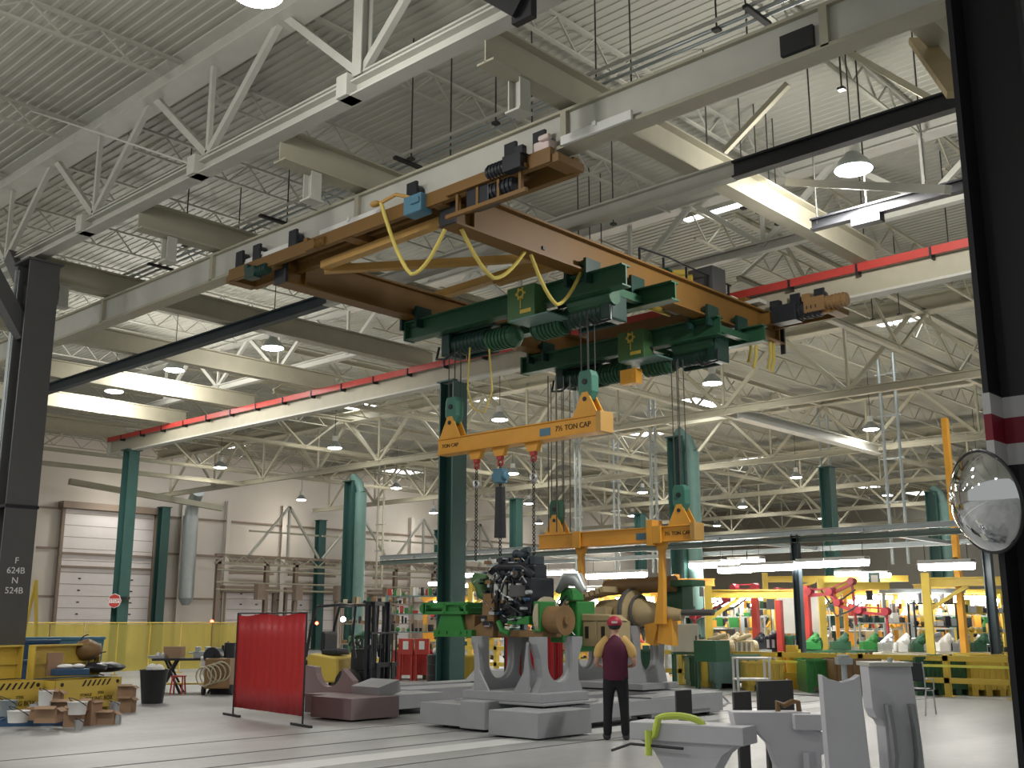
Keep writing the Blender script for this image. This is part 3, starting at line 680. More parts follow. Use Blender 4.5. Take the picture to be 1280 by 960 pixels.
mb = MB(); mb.path([(-14.15, 14.1, 6.8), (-14.2, 14.1, 6.0), (-14.05, 14.1, 5.6), (-13.8, 14.15, 5.5), (-13.65, 14.2, 5.9), (-13.75, 14.2, 6.9)], 0.018, 6); mb.build('cable', CABY, t)
mb = MB()
for k, (px, Y) in enumerate(((685, 17.0), (695, 17.0), (704, 17.05), (712, 17.1))): mb.tube(ay(px, 470, Y), ay(px+1, 665, Y), 0.014, n=6)
tag(mb.build('rope_fall', ROD), 'four wire ropes dropping past the end of the first spreader beam', 'ropes')
# ---------------------------------------------------------------- hook blocks and spreader beams
def hook_block(label, x, Y, ztop, zb, m=TEALB):
    t = thing('hook_block', label, 'hook', (x, Y, zb))
    mb = MB(); mb.prism([(-0.15, 0.42), (-0.11, 0.52), (0.11, 0.52), (0.15, 0.42), (0.15, 0.15), (0.07, 0.0), (-0.07, 0.0), (-0.15, 0.15)], (x, Y, zb+0.1), (1, 0, 0), (0, 0, 1), 0.2)
    mb.build('sheave_housing', m, t, bevel=0.02)
    mb = MB(); mb.tube((x, Y-0.12, zb+0.42), (x, Y+0.12, zb+0.42), 0.05, n=12); mb.build('sheave_pin', DARK, t)
    mb = MB(); mb.tube((x, Y, zb+0.12), (x, Y, zb-0.02), 0.03, n=8); mb.ring((x, Y, zb-0.1), 0.08, 0.025, (0, 1, 0), 18, 8, -0.3*PI, 1.35*PI); mb.build('hook', BLK, t)
    for dx, dy in ((-0.11, -0.05), (-0.05, 0.05), (0.05, -0.05), (0.11, 0.05)):
        mb = MB(); mb.tube((x+dx, Y+dy, zb+0.6), (x+dx, Y+dy, ztop), 0.011, n=6); mb.build('wire_rope', ROD, t)
    return t
SA = (-14.78, -10.9)
hook_block('teal hook block over the left end of the upper spreader beam', -14.45, 14.0, 6.85, 5.24)
hook_block('teal hook block over the right end of the upper spreader beam', -11.2, 14.0, 6.85, 5.24)
hook_block('dark green hook block over the left end of the second spreader beam', -15.15, 17.8, 6.85, 3.64, GRN)
hook_block('pale teal hook block over the right end of the lower spreader beam', -11.95, 17.8, 6.85, 3.7)
def spreader(label, xa, xb, Y, zc, h, lugs, caps, txts):
    t = thing('spreader_beam', label, 'spreader beam', ((xa+xb)/2, Y, zc-h/2))
    mb = MB(); mb.box(((xa+xb)/2, Y, zc), (xb-xa, 0.2, h)); mb.box(((xa+xb)/2, Y, zc-h/2), (xb-xa, 0.3, 0.03)); mb.box(((xa+xb)/2, Y, zc+h/2), (xb-xa, 0.26, 0.025)); mb.build('beam', SPR, t, bevel=0.008)
    mb = MB(); mb.box((xb+0.03, Y, zc+0.02), (0.1, 0.34, h+0.06)); mb.build('end_plate', ORY, t)
    for x in lugs:
        for dy in (-0.09, 0.09):
            mb = MB(); mb.prism([(-0.28, 0), (0.28, 0), (0.06, 0.42), (-0.06, 0.42)], (x, Y+dy, zc+h/2), (1, 0, 0), (0, 0, 1), 0.03); mb.build('lifting_lug', SPR, t)
        mb = MB(); mb.tube((x, Y-0.12, zc+h/2+0.3), (x, Y+0.12, zc+h/2+0.3), 0.04, n=10); mb.build('lug_pin', DARK, t)
    for x in caps:
        mb = MB(); mb.prism([(-0.17, 0), (0.17, 0), (0.1, -0.17), (-0.1, -0.17)], (x, Y, zc-h/2), (1, 0, 0), (0, 0, 1), 0.1); l = mb.build('lower_lug', SPR, t)
        mb = MB(); mb.box((x, Y, zc-h/2-0.17), (0.11, 0.08, 0.13)); mb.ring((x, Y, zc-h/2-0.29), 0.055, 0.02, (0, 1, 0), 14, 6); mb.build('swivel_hook', RED, l)
    for x, s, sz in txts: text_part('lettering', s, sz, (x, Y-0.105, zc), (1, 0, 0), (0, 0, 1), INK, t)
    mb = MB(); mb.box(((xa+xb)/2+0.75, Y-0.104, zc-0.02), (0.24, 0.008, 0.13)); mb.build('maker_plate', BLU2, t)
    return t
spreader('long upper orange yellow spreader beam with three red hooks, before the thick green column', SA[0], SA[1], 14.0, 4.92, 0.28, (-14.47, -11.2), (-13.85, -13.25, -12.45), ((-14.45, 'TON CAP', 0.10), (-11.47, '7\u00bd TON CAP', 0.13)))
s2 = spreader('lower orange yellow spreader beam with two drop arms, in front of the tall teal column', -15.6, -11.65, 17.8, 3.38, 0.28, (-15.15, -11.95), (), ((-12.0, '7\u00bd TON CAP', 0.10),))
for x, sg in ((-14.5, 1), (-12.45, -1)):
    mb = MB()
    mb.prism([(-0.14, 0.0), (0.16, 0.0), (0.05, -0.22), (0.08, -0.9), (0.2, -1.6), (-0.03, -1.6), (-0.05, -0.9), (-0.06, -0.22)], (x, 17.8, 3.25), (sg, 0, 0), (0, 0, 1), 0.12)
    mb.prism([(-0.1, 0.35), (0.1, 0.35), (0.1, 0), (-0.1, 0)], (x, 17.65, 3.2), (1, 0, 0), (0, 0, 1), 0.05); mb.build('drop_arm', SPR, s2, bevel=0.01)
mb = MB(); mb.box((-12.62, 17.8, 3.42), (0.14, 0.36, 0.5)); mb.build('arm_sleeve', SPR, s2)
# chains from spreader one down to the engine
def chain(label, x, Y, z0, z1, extra=None, x1=None):
    t = thing('lifting_chain', label, 'chain', (x, Y, z1)); mb = MB(); z = z0; k = 0; x1 = x if x1 is None else x1
    while z > z1:
        u = (z0-z)/(z0-z1); mb.ring((x+(x1-x)*u, Y, z-0.05), 0.028, 0.010, (0, 1, 0) if k % 2 else (1, 0, 0), 8, 5); z -= 0.066; k += 1
    mb.build('links', DARK, t)
    if extra:
        mb = MB(); mb.box((x, Y, z0-0.25), (0.2, 0.18, 0.26)); mb.tube((x-0.16, Y, z0-0.25), (x+0.16, Y, z0-0.25), 0.08, n=12); mb.build('chain_hoist', BLU2, t, bevel=0.02)
        mb = MB(); mb.tube((x, Y, z0-0.45), (x, Y, z0-1.35), 0.09, 0.11, n=12); mb.build('chain_bag', DARK, t, smooth=True)
    else:
        mb = MB(); mb.ring((x, Y, z0-0.35), 0.06, 0.025, (0, 1, 0), 12, 6); mb.build('shackle', SILV, t)
    return t
chain('steel chain from the left hook of the first spreader beam to the engine', -13.85, 14.0, 4.5, 2.85)
chain('chain hoist with dark bag under the middle hook of the first spreader beam', -13.25, 14.0, 4.5, 2.9, True)
chain('steel chain from the right hook of the first spreader beam, ending before the engine', -12.45, 14.0, 4.5, 2.3)
# ---------------------------------------------------------------- carts and stands
def cart_block(name, mb, m, par): return mb.build(name, m, par, bevel=0.006)
def yoke(t, X, Yc, w, zb, zt, thick, m, cut_w, cut_d, waist):
    """plate with a U cut from the top, faces along X"""
    H = zt-zb; hw = w/2; cw = cut_w/2; pts = [(-hw, 0), (hw, 0)]
    pts += [(hw-waist, H*0.30), (hw-waist*0.75, H*0.62), (hw, H*0.88), (hw, H), (cw, H)]
    for i in range(13):
        a = PI*i/12; pts.append((cw*math.cos(a), H-cut_d+cw-cw*math.sin(a)))
    pts += [(-cw, H), (-hw, H), (-hw, H*0.88), (-hw+waist*0.75, H*0.62), (-hw+waist, H*0.30)]
    mb = MB(); mb.prism(pts, (X, Yc, zb), (0, 1, 0), (0, 0, 1), thick); o = mb.build('yoke_plate', m, t)
    mb = MB(); n = len(pts)
    for i in range(7, 20):
        a = pts[i-1 if i > 7 else 6]; b = pts[i]
    mb.path([(X, Yc+pts[i][0], zb+pts[i][1]) for i in range(6, 21)], 0.03, 4); mb.build('yoke_lip', STEELW if False else m, o)
    return o
t = thing('transport_cart', 'low grey steel cart of staggered blocks under the engine stand, right before the person', 'cart', (-12.3, 13.6, 0))
for c, d in (((-11.4, 12.95, 0.21), (1.0, 1.25, 0.36)), ((-13.15, 13.2, 0.22), (1.5, 0.9, 0.34)), ((-12.6, 13.15, 0.25), (0.55, 0.95, 0.42)), ((-12.3, 14.6, 0.24), (1.6, 1.6, 0.3))):
    mb = MB(); mb.box(c, d); cart_block('cart_block', mb, CONC, t)
mb = MB(); mb.box((-11.9, 16.3, 0.26), (0.9, 3.0, 0.24)); cart_block('long_beam', mb, CONC, t)
mb = MB(); mb.box((-13.3, 15.9, 0.26), (0.5, 2.4, 0.24)); cart_block('long_beam', mb, CONC, t)
for x, y in ((-13.5, 12.82), (-11.6, 12.4), (-11.05, 12.4), (-12.6, 12.75)):
    mb = MB(); mb.tube((x-0.04, y+0.15, 0.08), (x+0.04, y+0.15, 0.08), 0.075, n=14); mb.box((x, y, 0.14), (0.03, 0.06, 0.16)); mb.build('caster', DARK, t)
t = thing('engine_stand', 'grey stand with two tall U shaped yokes holding the engine', 'stand', (-12.4, 13.7, 0.42))
mb = MB(); mb.box((-12.35, 13.65, 0.53), (1.75, 1.15, 0.14)); mb.box((-12.35, 13.65, 0.44), (1.95, 1.3, 0.04)); mb.build('pedestal', CONC, t, bevel=0.01)
yoke(t, -13.05, 13.75, 1.15, 0.58, 1.46, 0.16, CONC, 0.62, 0.72, 0.14)
yoke(t, -11.75, 13.75, 1.15, 0.58, 1.46, 0.16, CONC, 0.62, 0.72, 0.14)
mb = MB(); mb.prism([(-0.62, 0), (0.62, 0), (0.62, 0.88), (0.47, 0.88)]+[(0.45*math.cos(PI*i/10), 0.55-0.42*math.sin(PI*i/10)) for i in range(11)]+[(-0.47, 0.88), (-0.62, 0.88)], (-12.4, 14.32, 0.58), (1, 0, 0), (0, 0, 1), 0.05); mb.build('rear_web', CONC, t)
for sx in (-1, 1):
    mb = MB(); mb.prism([(0, 0), (0.34, 0), (0.10, 0.34), (0.04, 0.8), (0, 0.8)], (-12.4+sx*0.6, 13.14, 0.58), (-sx, 0, 0), (0, 0, 1), 0.04); mb.build('front_gusset', CONC, t)
# second stand and cart (behind the person)
t = thing('transport_cart', 'low grey steel cart behind the person, carrying the axle stand', 'cart', (-12.6, 17.6, 0))
for c, d in (((-11.9, 16.7, 0.28), (0.75, 1.7, 0.36)), ((-13.2, 17.4, 0.24), (1.8, 1.7, 0.3)), ((-13.9, 16.4, 0.24), (0.8, 0.8, 0.34))):
    pass
mb = MB(); mb.box((-11.75, 17.1, 0.24), (0.55, 2.3, 0.34)); cart_block('cart_block', mb, CONC, t)
mb = MB(); mb.box((-13.4, 18.4, 0.22), (2.6, 1.5, 0.3)); cart_block('cart_block', mb, CONC, t)
for x, y in ((-11.75, 16.1), (-11.75, 18.0), (-13.6, 18.5)): mb = MB(); mb.tube((x-0.1, y, 0.07), (x+0.1, y, 0.07), 0.07, n=12); mb.build('caster', DARK, t)
t = thing('axle_stand', 'grey stand with tall flared yoke legs behind the person', 'stand', (-14.0, 18.2, 0.42))
mb = MB(); mb.box((-13.95, 18.2, 0.46), (2.2, 1.2, 0.12)); mb.build('pedestal', CONC, t, bevel=0.01)
yoke(t, -14.8, 18.2, 1.2, 0.5, 1.62, 0.2, CONC, 0.6, 0.9, 0.12)
yoke(t, -13.2, 18.2, 1.2, 0.5, 1.62, 0.2, CONC, 0.6, 0.9, 0.12)
# third cart, mauve near end, behind the red screen
t = thing('transport_cart', 'long low cart with mauve grey near end between red screen and engine cart', 'cart', (-17, 14.5, 0))
for c, d, m in (((-15.85, 12.95, 0.21), (1.15, 1.1, 0.36), MAUV), ((-16.9, 13.3, 0.2), (0.9, 0.7, 0.34), MAUV), ((-16.6, 14.3, 0.24), (1.8, 1.4, 0.26), CONC), ((-16.9, 17.4, 0.26), (0.9, 5.2, 0.26), CONC), ((-18.1, 17.4, 0.26), (0.6, 5.0, 0.26), CONC)):
    mb = MB(); mb.box(c, d); cart_block('cart_block', mb, m, t)
mb = MB(); mb.box((-16.05, 13.6, 0.48), (0.8, 0.5, 0.22), M=Matrix.Rotation(0.25, 3, 'X')); mb.build('end_wedge', CONC, t)
mb = MB(); mb.prism([(-0.75, 0), (0.75, 0), (0.42, 0.24), (-0.42, 0.24)], (-17.3, 18.6, 0.39), (0, 1, 0), (0, 0, 1), 1.4); mb.build('top_wedge', CONC, t)
mb = MB(); mb.prism([(-0.55, 0), (0.55, 0), (0.45, 0.5), (0.1, 0.62), (-0.45, 0.5)], (-16.6, 20.4, 0.2), (0, 1, 0), (0, 0, 1), 0.9); mb.build('rear_block', CONC, t)
mb = MB()
for i in range(17):
    pass
pts = [(-0.75, 0), (0.75, 0), (0.75, 0.3)]+[(0.0+0.42*math.cos(PI*i/10), 0.52-0.36*math.sin(PI*i/10)) for i in range(11)]+[(-0.75, 0.55)]
mb = MB(); mb.prism(pts, (-17.4, 13.6, 0.3), (1, 0, 0), (0, 0, 1), 0.14); mb.build('cradle_plate', MAUV, t)
for x, y in ((-15.6, 12.5), (-16.3, 12.5), (-17.2, 13.1)): mb = MB(); mb.tube((x-0.05, y+0.1, 0.07), (x+0.05, y+0.1, 0.07), 0.07, n=12); mb.build('caster', DARK, t)

# ---------------------------------------------------------------- the engine on its stand
t = thing('diesel_engine', 'black diesel engine bolted to brown castings on the grey yoke stand', 'engine', (-12.5, 14.0, 1.45))
EX, EY = -12.75, 14.0
mb = MB(); mb.box((EX, EY, 2.12), (1.0, 0.6, 0.62)); mb.box((EX, EY, 2.5), (0.92, 0.34, 0.3)); mb.box((EX, EY-0.02, 1.82), (0.9, 0.5, 0.3)); mb.build('engine_block', BLK, t, bevel=0.03)
mb = MB()
for k in range(6): mb.box((EX-0.38+0.15*k, EY, 2.72), (0.12, 0.26, 0.16))
mb.build('valve_cover', DKBLUE, t, bevel=0.02)
mb = MB(); mb.path([(EX-0.4, EY-0.3, 2.55), (EX-0.1, EY-0.38, 2.62), (EX+0.35, EY-0.36, 2.6), (EX+0.5, EY-0.25, 2.45)], 0.07, 10)
mb.build('intake_pipe', BLK, t, smooth=True)
mb = MB(); mb.ball((EX+0.16, EY-0.1, 2.82), 0.12, 14, 8, (1, 1, 0.8)); mb.tube((EX+0.14, EY-0.12, 2.86), (EX+0.3, EY-0.12, 2.90), 0.06, n=12); mb.ball((EX-0.02, EY-0.1, 2.84), 0.08); mb.build('turbocharger', DKBLUE, t, smooth=True)
mb = MB()
for r, y in ((0.17, 0), (0.11, -0.03), (0.05, -0.06)): mb.tube((EX-0.5, EY-0.1+y, 2.1), (EX-0.56+y, EY-0.1+y, 2.1), r, n=18)
mb.build('pulley', SILV, t)
mb = MB()
for k in range(4): mb.tube((EX-0.25+0.17*k, EY-0.34, 2.05), (EX-0.25+0.17*k, EY-0.34, 2.33), 0.055, n=10)
mb.build('filter_canister', STEELW, t, smooth=True)
random.seed(3)
for k in range(20):
    a = (EX+random.uniform(-0.45, 0.45), EY-0.32, random.uniform(1.75, 2.65)); b = (EX+random.uniform(-0.45, 0.45), EY-0.34, random.uniform(1.75, 2.65))
    c = ((a[0]+b[0])/2, EY-0.42, (a[2]+b[2])/2-0.06)
    mb = MB(); mb.path([a, c, b], random.choice((0.008, 0.012, 0.018)), 6); mb.build('hose', (GALV, DARK, DKBLUE, BLK, BLK)[k % 5], t, smooth=True)
for m_, nm, cnt in ((BLK, 'casting_detail', 34), (SILV, 'bolt_head', 16), (GALV, 'bracket_detail', 16), (BRN, 'rusty_detail', 8), (BLU, 'blue_fitting', 6)):
    mb = MB()
    for k in range(cnt):
        x, z = EX+random.uniform(-0.6, 0.52), random.uniform(1.62, 2.78); y = EY-0.33-random.uniform(0, 0.06)
        r = random.random(); q = random.uniform(0.02, 0.07)
        if r < 0.4: mb.box((x, y, z), (q*random.uniform(1, 2.5), 0.1, q))
        elif r < 0.75: mb.tube((x, y-0.06, z), (x, y+0.05, z), q*0.6, n=10)
        else: mb.path([(x, y, z), (x+q*2, y-0.04, z+q), (x+q*3, y, z-q)], q*0.25, 6)
    o_ = mb.build(nm, m_, t); o_['kind'] = 'stuff'
mb = MB(); mb.box((EX+0.25, EY-0.36, 2.2), (0.28, 0.16, 0.2)); mb.tube((EX+0.2, EY-0.4, 2.5), (EX+0.2, EY-0.2, 2.5), 0.08, n=14); mb.build('starter_housing', COLL, t, bevel=0.02)
mb = MB(); mb.path([(EX-0.66, EY-0.2, 2.5), (EX-0.74, EY-0.25, 2.36), (EX-0.72, EY-0.2, 2.2), (EX-0.55, EY-0.2, 2.1)], [0.08, 0.13, 0.13, 0.1], 12); mb.tube((EX-0.8, EY-0.3, 2.42), (EX-0.8, EY-0.1, 2.42), 0.12, n=14); mb.build('green_elbow', GRN2, t, smooth=True)
mb = MB(); mb.path([(EX-0.2, EY-0.35, 1.7), (EX-0.05, EY-0.42, 1.55), (EX+0.1, EY-0.4, 1.5)], 0.05); mb.box((EX+0.25, EY-0.3, 1.72), (0.5, 0.12, 0.14)); mb.box((EX+0.62, EY-0.1, 1.78), (0.16, 0.4, 0.5)); mb.build('green_bracket', TGRN, t, bevel=0.02)
mb = MB(); mb.prism([(-0.3, -0.35), (0.18, -0.35), (0.22, 0.4), (-0.06, 0.4), (-0.1, -0.1), (-0.3, -0.18)], (EX-0.5, EY-0.22, 1.78), (1, 0, 0), (0, 0, 1), 0.3); mb.build('brown_elbow_casting', BRN, t, bevel=0.02)
mb = MB(); mb.box((EX+0.05, EY, 1.5), (1.3, 0.5, 0.12)); mb.box((EX-0.9, EY-0.1, 1.62), (0.24, 0.5, 0.4)); mb.build('base_frame', BRN, t, bevel=0.02)
mb = MB(); mb.tube((EX+0.6, EY-0.05, 1.78), (EX+0.66, EY-0.05, 1.78), 0.33, n=26); mb.build('flywheel_plate', RIM, t)
mb = MB(); mb.tube((EX+0.66, EY-0.05, 1.74), (EX+1.0, EY-0.05, 1.72), 0.22, n=24); mb.tube((EX+1.0, EY-0.05, 1.72), (EX+1.04, EY-0.05, 1.72), 0.245, n=24); mb.tube((EX+1.04, EY-0.05, 1.72), (EX+1.08, EY-0.05, 1.72), 0.07, n=14); mb.build('gear_housing', BRN, t, smooth=True)
t = thing('tractor_frame', 'bright green ladder shaped frame bolted left of the engine', 'frame', (-14.2, 13.8, 1.5))
mb = MB()
for y in (13.55, 14.15):
    for z in (1.85, 2.01): mb.box((-14.15, y, z), (1.15, 0.06, 0.055))
for x in (-14.68, -14.15, -13.65): mb.box((x, 13.85, 1.93), (0.05, 0.66, 0.2))
mb.tube((-14.72, 13.52, 1.93), (-14.72, 14.18, 1.93), 0.09, n=12); mb.box((-14.15, 13.85, 1.93), (1.1, 0.5, 0.03)); mb.build('upper_frame', TGRN, t, bevel=0.01)
for y in (13.6, 14.05):
    mb = MB(); mb.prism([(-0.35, 0), (0.35, 0), (0.2, 0.42), (-0.2, 0.42)], (-14.05, y, 1.55), (1, 0, 0), (0, 0, 1), 0.05); mb.build('side_plate', TGRN, t)
mb = MB(); mb.box((-13.95, 13.8, 1.5), (0.95, 0.55, 0.12))
for x in (-14.3, -14.1, -13.75, -13.6): mb.tube((x, 13.5, 1.52), (x, 13.53, 1.52), 0.03)
mb.build('lower_rail', TGRN, t)
# axle / transmission on stand two
t = thing('gearbox_housing', 'green and khaki gearbox housing between the engine and the person', 'gearbox', (-11.9, 14.6, 1.3))
mb = MB(); mb.box((-12.15, 14.9, 1.62), (0.22, 0.5, 0.85)); mb.prism([(-0.16, 0), (0.16, 0), (0.1, 0.2), (-0.08, 0.24)], (-12.2, 14.7, 2.05), (1, 0, 0), (0, 0, 1), 0.34); mb.box((-12.35, 14.6, 1.5), (0.3, 0.3, 0.3)); mb.build('green_case', TGRN, t, bevel=0.03)
mb = MB(); mb.box((-11.75, 15.0, 1.5), (0.85, 0.4, 0.42)); mb.prism([(-0.42, 0), (0.45, 0), (0.3, 0.1), (-0.3, 0.12)], (-11.75, 14.95, 1.71), (1, 0, 0), (0, 0, 1), 0.36)
for x in (-12.1, -11.75, -11.4): mb.box((x, 14.79, 1.5), (0.05, 0.04, 0.42))
mb.build('khaki_case', TANC, t, bevel=0.02)
mb = MB()
for x in (-11.95, -11.6): mb.box((x, 14.79, 1.52), (0.06, 0.03, 0.2))
mb.build('slot', INK, t)
mb = MB(); mb.path([(-12.35, 14.5, 2.2), (-12.15, 14.5, 2.42), (-11.9, 14.5, 2.4), (-11.75, 14.5, 2.2)], [0.05, 0.12, 0.13, 0.06], 10); mb.build('grey_bonnet', GALV, t, smooth=True)
random.seed(9)
for k in range(5):
    a = (random.uniform(-12.4, -12.0), 14.5, random.uniform(1.7, 2.3)); b = (random.uniform(-12.3, -11.9), 14.45, random.uniform(1.4, 2.2))
    mb = MB(); mb.path([a, ((a[0]+b[0])/2, 14.35, (a[2]+b[2])/2), b], 0.02, 6); mb.build('hose', (SILV, BLK, GALV)[k % 3], t, smooth=True)
t = thing('axle_casting', 'tan conical axle casting resting on the stand behind the person', 'axle', (-12.8, 18.2, 1.5))
AO = len(bpy.data.objects)
mb = MB(); mb.lathe([(0.12, -0.75), (0.2, -0.7), (0.26, -0.2), (0.42, 0.0), (0.44, 0.16), (0.30, 0.22), (0.24, 0.5), (0.16, 0.9), (0.10, 1.3)], (-12.9, 18.0, 1.95), (1, 0, -0.05), 26); mb.build('axle_tube', TANC, t, smooth=True)
mb = MB(); mb.ring((-12.8, 18.0, 1.95), 0.43, 0.05, (1, 0, 0), 26, 8); mb.ring((-12.62, 18.0, 1.95), 0.32, 0.03, (1, 0, 0), 26, 8); mb.build('flange_ring', COLL, t)
mb = MB()
for k in range(9): mb.box((-14.2+0.13*k, 17.7, 2.15+0.03*k), (0.09, 0.5, 0.12), M=Matrix.Rotation(-0.2, 3, 'Y'))
mb.box((-13.75, 17.75, 1.85), (1.3, 0.5, 0.4)); mb.build('ribbed_case', TANC, t, bevel=0.01)
mb = MB(); mb.tube((-13.6, 18.2, 2.45), (-11.9, 18.2, 2.5), 0.16, n=16); mb.build('upper_tube', BRN, t, smooth=True)
mb = MB(); mb.box((-12.1, 18.5, 2.2), (0.6, 0.4, 0.6)); mb.box((-11.9, 18.3, 2.5), (1.0, 0.5, 0.12)); mb.build('green_case', GRN, t, bevel=0.02)
mb = MB(); mb.tube((-11.7, 18.0, 1.93), (-10.9, 18.0, 1.93), 0.06, n=12); mb.build('drive_shaft', COLL, t)
for x in (-12.3, -11.95):
    mb = MB(); mb.prism([(-0.16, 0.3), (0.1, 0.3), (0.16, 0.1), (0.05, -0.25), (-0.12, -0.2)] if x < -12 else [(-0.12, 0.35), (0.16, 0.35), (0.16, -0.25), (-0.2, -0.2)], (x, 18.0, 1.55), (1, 0, 0), (0, 0, 1), 0.2); mb.build('yellow_shield', SPR, t)
mb = MB(); mb.box((-11.35, 18.6, 1.2), (0.5, 0.5, 0.4)); mb.build('green_foot', GRN, t)
for o_ in list(bpy.data.objects):
    if o_.parent == t:
        o_.location.x -= 0.55; o_.location.z -= 0.06
# cream cabinet beyond
def cab(px, py, w, h, D, label, m=CREAM, z0=0.75):
    p = ad(px, py, D); t = thing('metal_cabinet', label, 'cabinet', (p.x, p.y, z0), YAW)
    mb = MB(); mb.box((0, 0, h/2), (w, 0.5, h)); mb.build('body', m, t, local=True, bevel=0.02)
    mb = MB(); mb.box((0, -0.26, h/2), (w*0.92, 0.02, h*0.92)); d = mb.build('door', m, t, local=True)
    mb = MB(); mb.box((w*0.38, -0.28, h/2), (0.03, 0.03, 0.12)); mb.build('handle', DARK, d, local=True)
    return t
# two red curved screens behind the engine stand
for px, lab, D, w in ((662, 'red curtain panel seen through the engine stand opening', 20.4, 0.9), (686, 'red curtain panel half hidden by the right leg of the engine stand', 20.6, 0.5)):
    p = ad(px, 866, D); t = thing('welding_screen', lab, 'screen', (p.x, p.y, 0), YAW)
    mb = MB()
    for i in range(12): mb.box((-w/2+w*(i+0.5)/12, 0.02*math.sin(i), 0.85), (w/12*1.02, 0.012, 1.15))
    mb.build('vinyl_sheet', CURR, t, local=True)
    mb = MB()
    for s in (-1, 1): mb.tube((s*w/2, 0, 0.02), (s*w/2, 0, 1.45), 0.015); mb.box((s*w/2, 0, 0.015), (0.04, 0.5, 0.03))
    mb.tube((-w/2, 0, 1.45), (w/2, 0, 1.45), 0.015); mb.build('frame', DARK, t, local=True)
# ---------------------------------------------------------------- big red welding screen
a = az(291, 895); b = az(378, 908); d = (b-a); W = d.length; rz = math.atan2(d.y, d.x)
t = thing('welding_screen', 'tall translucent red welding curtain on a black frame with T feet', 'screen', tuple(a), rz)
mb = MB(); n = 34; vs = []; z0, z1 = 0.16, 1.82
for i in range(n+1):
    x = W*i/n; y = 0.008*math.sin(i*0.5)+0.004*math.sin(i*1.9)
    for j in range(5): vs.append((x, y*(1-0.2*j), z0+(z1-z0)*j/4-0.02*math.sin(i*0.35)*(j == 4)))
mb.add(vs, [(i*5+j, (i+1)*5+j, (i+1)*5+j+1, i*5+j+1) for i in range(n) for j in range(4)])
o = mb.build('vinyl_sheet', CURR, t, local=True, smooth=True)
sol = o.modifiers.new('thick', 'SOLIDIFY'); sol.thickness = 0.003
mb = MB(); mb.tube((0, 0, 0.02), (0, 0, 1.86), 0.016); mb.tube((W, 0, 0.02), (W, 0, 1.86), 0.016); mb.tube((0, 0, 1.85), (W, 0, 1.85), 0.014); mb.build('frame', DARK, t, local=True)
for x in (0, W): mb = MB(); mb.box((x, 0, 0.02), (0.05, 0.05, 0.04)); mb.bar((x-0.38, 0.0, 0.02), (x+0.38, -0.05, 0.02), 0.05, 0.04); mb.build('foot', DARK, t, local=True)
# ---------------------------------------------------------------- forklift
p = az(432, 872); FD = math.radians(12)
t = thing('forklift', 'black and yellow forklift with its mast raised, facing the green column', 'forklift', (p.x, p.y, 0), FD)
def L(name, mb, m, par=None, **k): return mb.build(name, m, par or t, local=True, **k)
mb = MB(); mb.prism([(-0.95, 0.35), (-0.9, 0.85), (-0.7, 0.98), (0.05, 0.9), (0.12, 0.35)], (0, 0, 0), (1, 0, 0), (0, 0, 1), 0.95); L('body', mb, YEL, bevel=0.04)
mb = MB(); mb.prism([(-1.05, 0.3), (-1.05, 0.75), (-0.9, 0.86), (-0.75, 0.86), (-0.75, 0.3)], (0, 0, 0), (1, 0, 0), (0, 0, 1), 0.98); L('counterweight', mb, COLD, bevel=0.05)
mb = MB(); mb.box((0.35, 0, 0.45), (0.5, 0.8, 0.3)); mb.box((0.5, 0, 0.85), (0.12, 0.8, 0.5)); mb.tube((0.42, 0, 1.1), (0.25, 0, 1.25), 0.03); mb.ring((0.24, 0, 1.26), 0.16, 0.018, (-0.7, 0, 0.7)); L('cowl', mb, DARK, bevel=0.02)
mb = MB(); mb.box((-0.35, 0, 1.02), (0.45, 0.5, 0.14)); mb.box((-0.55, 0, 1.25), (0.12, 0.5, 0.45)); L('seat', mb, BLK, bevel=0.04)
mb = MB()
for s in (-1, 1):
    mb.path([(-0.85, s*0.44, 0.9), (-0.75, s*0.42, 1.6), (-0.6, s*0.4, 2.04), (0.1, s*0.4, 2.08), (0.55, s*0.42, 2.05), (0.5, s*0.44, 1.4), (0.6, s*0.44, 0.9)], 0.035, 8)
for k in range(6): mb.box((-0.5+0.2*k, 0, 2.07), (0.04, 0.84, 0.04))
L('overhead_guard', mb, BLK)
for x, s, r in ((-0.6, -1, 0.26), (-0.6, 1, 0.26), (0.45, -1, 0.33), (0.45, 1, 0.33)):
    mb = MB(); mb.lathe([(r*0.5, -0.1), (r*0.95, -0.1), (r, -0.06), (r, 0.06), (r*0.95, 0.1), (r*0.5, 0.1)], (x, s*0.48, r), (0, 1, 0), 26); w = L('wheel', mb, TIRE, smooth=True)
    mb = MB(); mb.tube((x, s*0.48-0.105, r), (x, s*0.48+0.105, r), r*0.62, n=20); L('rim', mb, RIM, w)
mb = MB()
for s in (-1, 1):
    mb.box((0.86, s*0.36, 1.12), (0.1, 0.09, 2.05)); mb.box((0.98, s*0.27, 1.12), (0.09, 0.08, 2.05))
for z in (0.25, 1.15, 2.1): mb.box((0.9, 0, z), (0.1, 0.8, 0.09))
for s in (-1, 1): mb.tube((0.9, s*0.16, 0.2), (0.9, s*0.16, 2.05), 0.035)
L('mast', mb, BLK)
mb = MB()
for z in (0.3, 0.75): mb.box((1.07, 0, z), (0.06, 0.98, 0.1))
for k in range(7): mb.box((1.07, -0.45+0.15*k, 0.95), (0.03, 0.03, 1.0))
mb.box((1.07, 0, 1.45), (0.04, 0.98, 0.04)); L('carriage', mb, BLK)
for s in (-1, 1): mb = MB(); mb.box((1.12, s*0.28, 0.45), (0.04, 0.12, 0.7)); mb.box((1.62, s*0.28, 0.1), (1.0, 0.12, 0.04)); L('fork', mb, BLK)
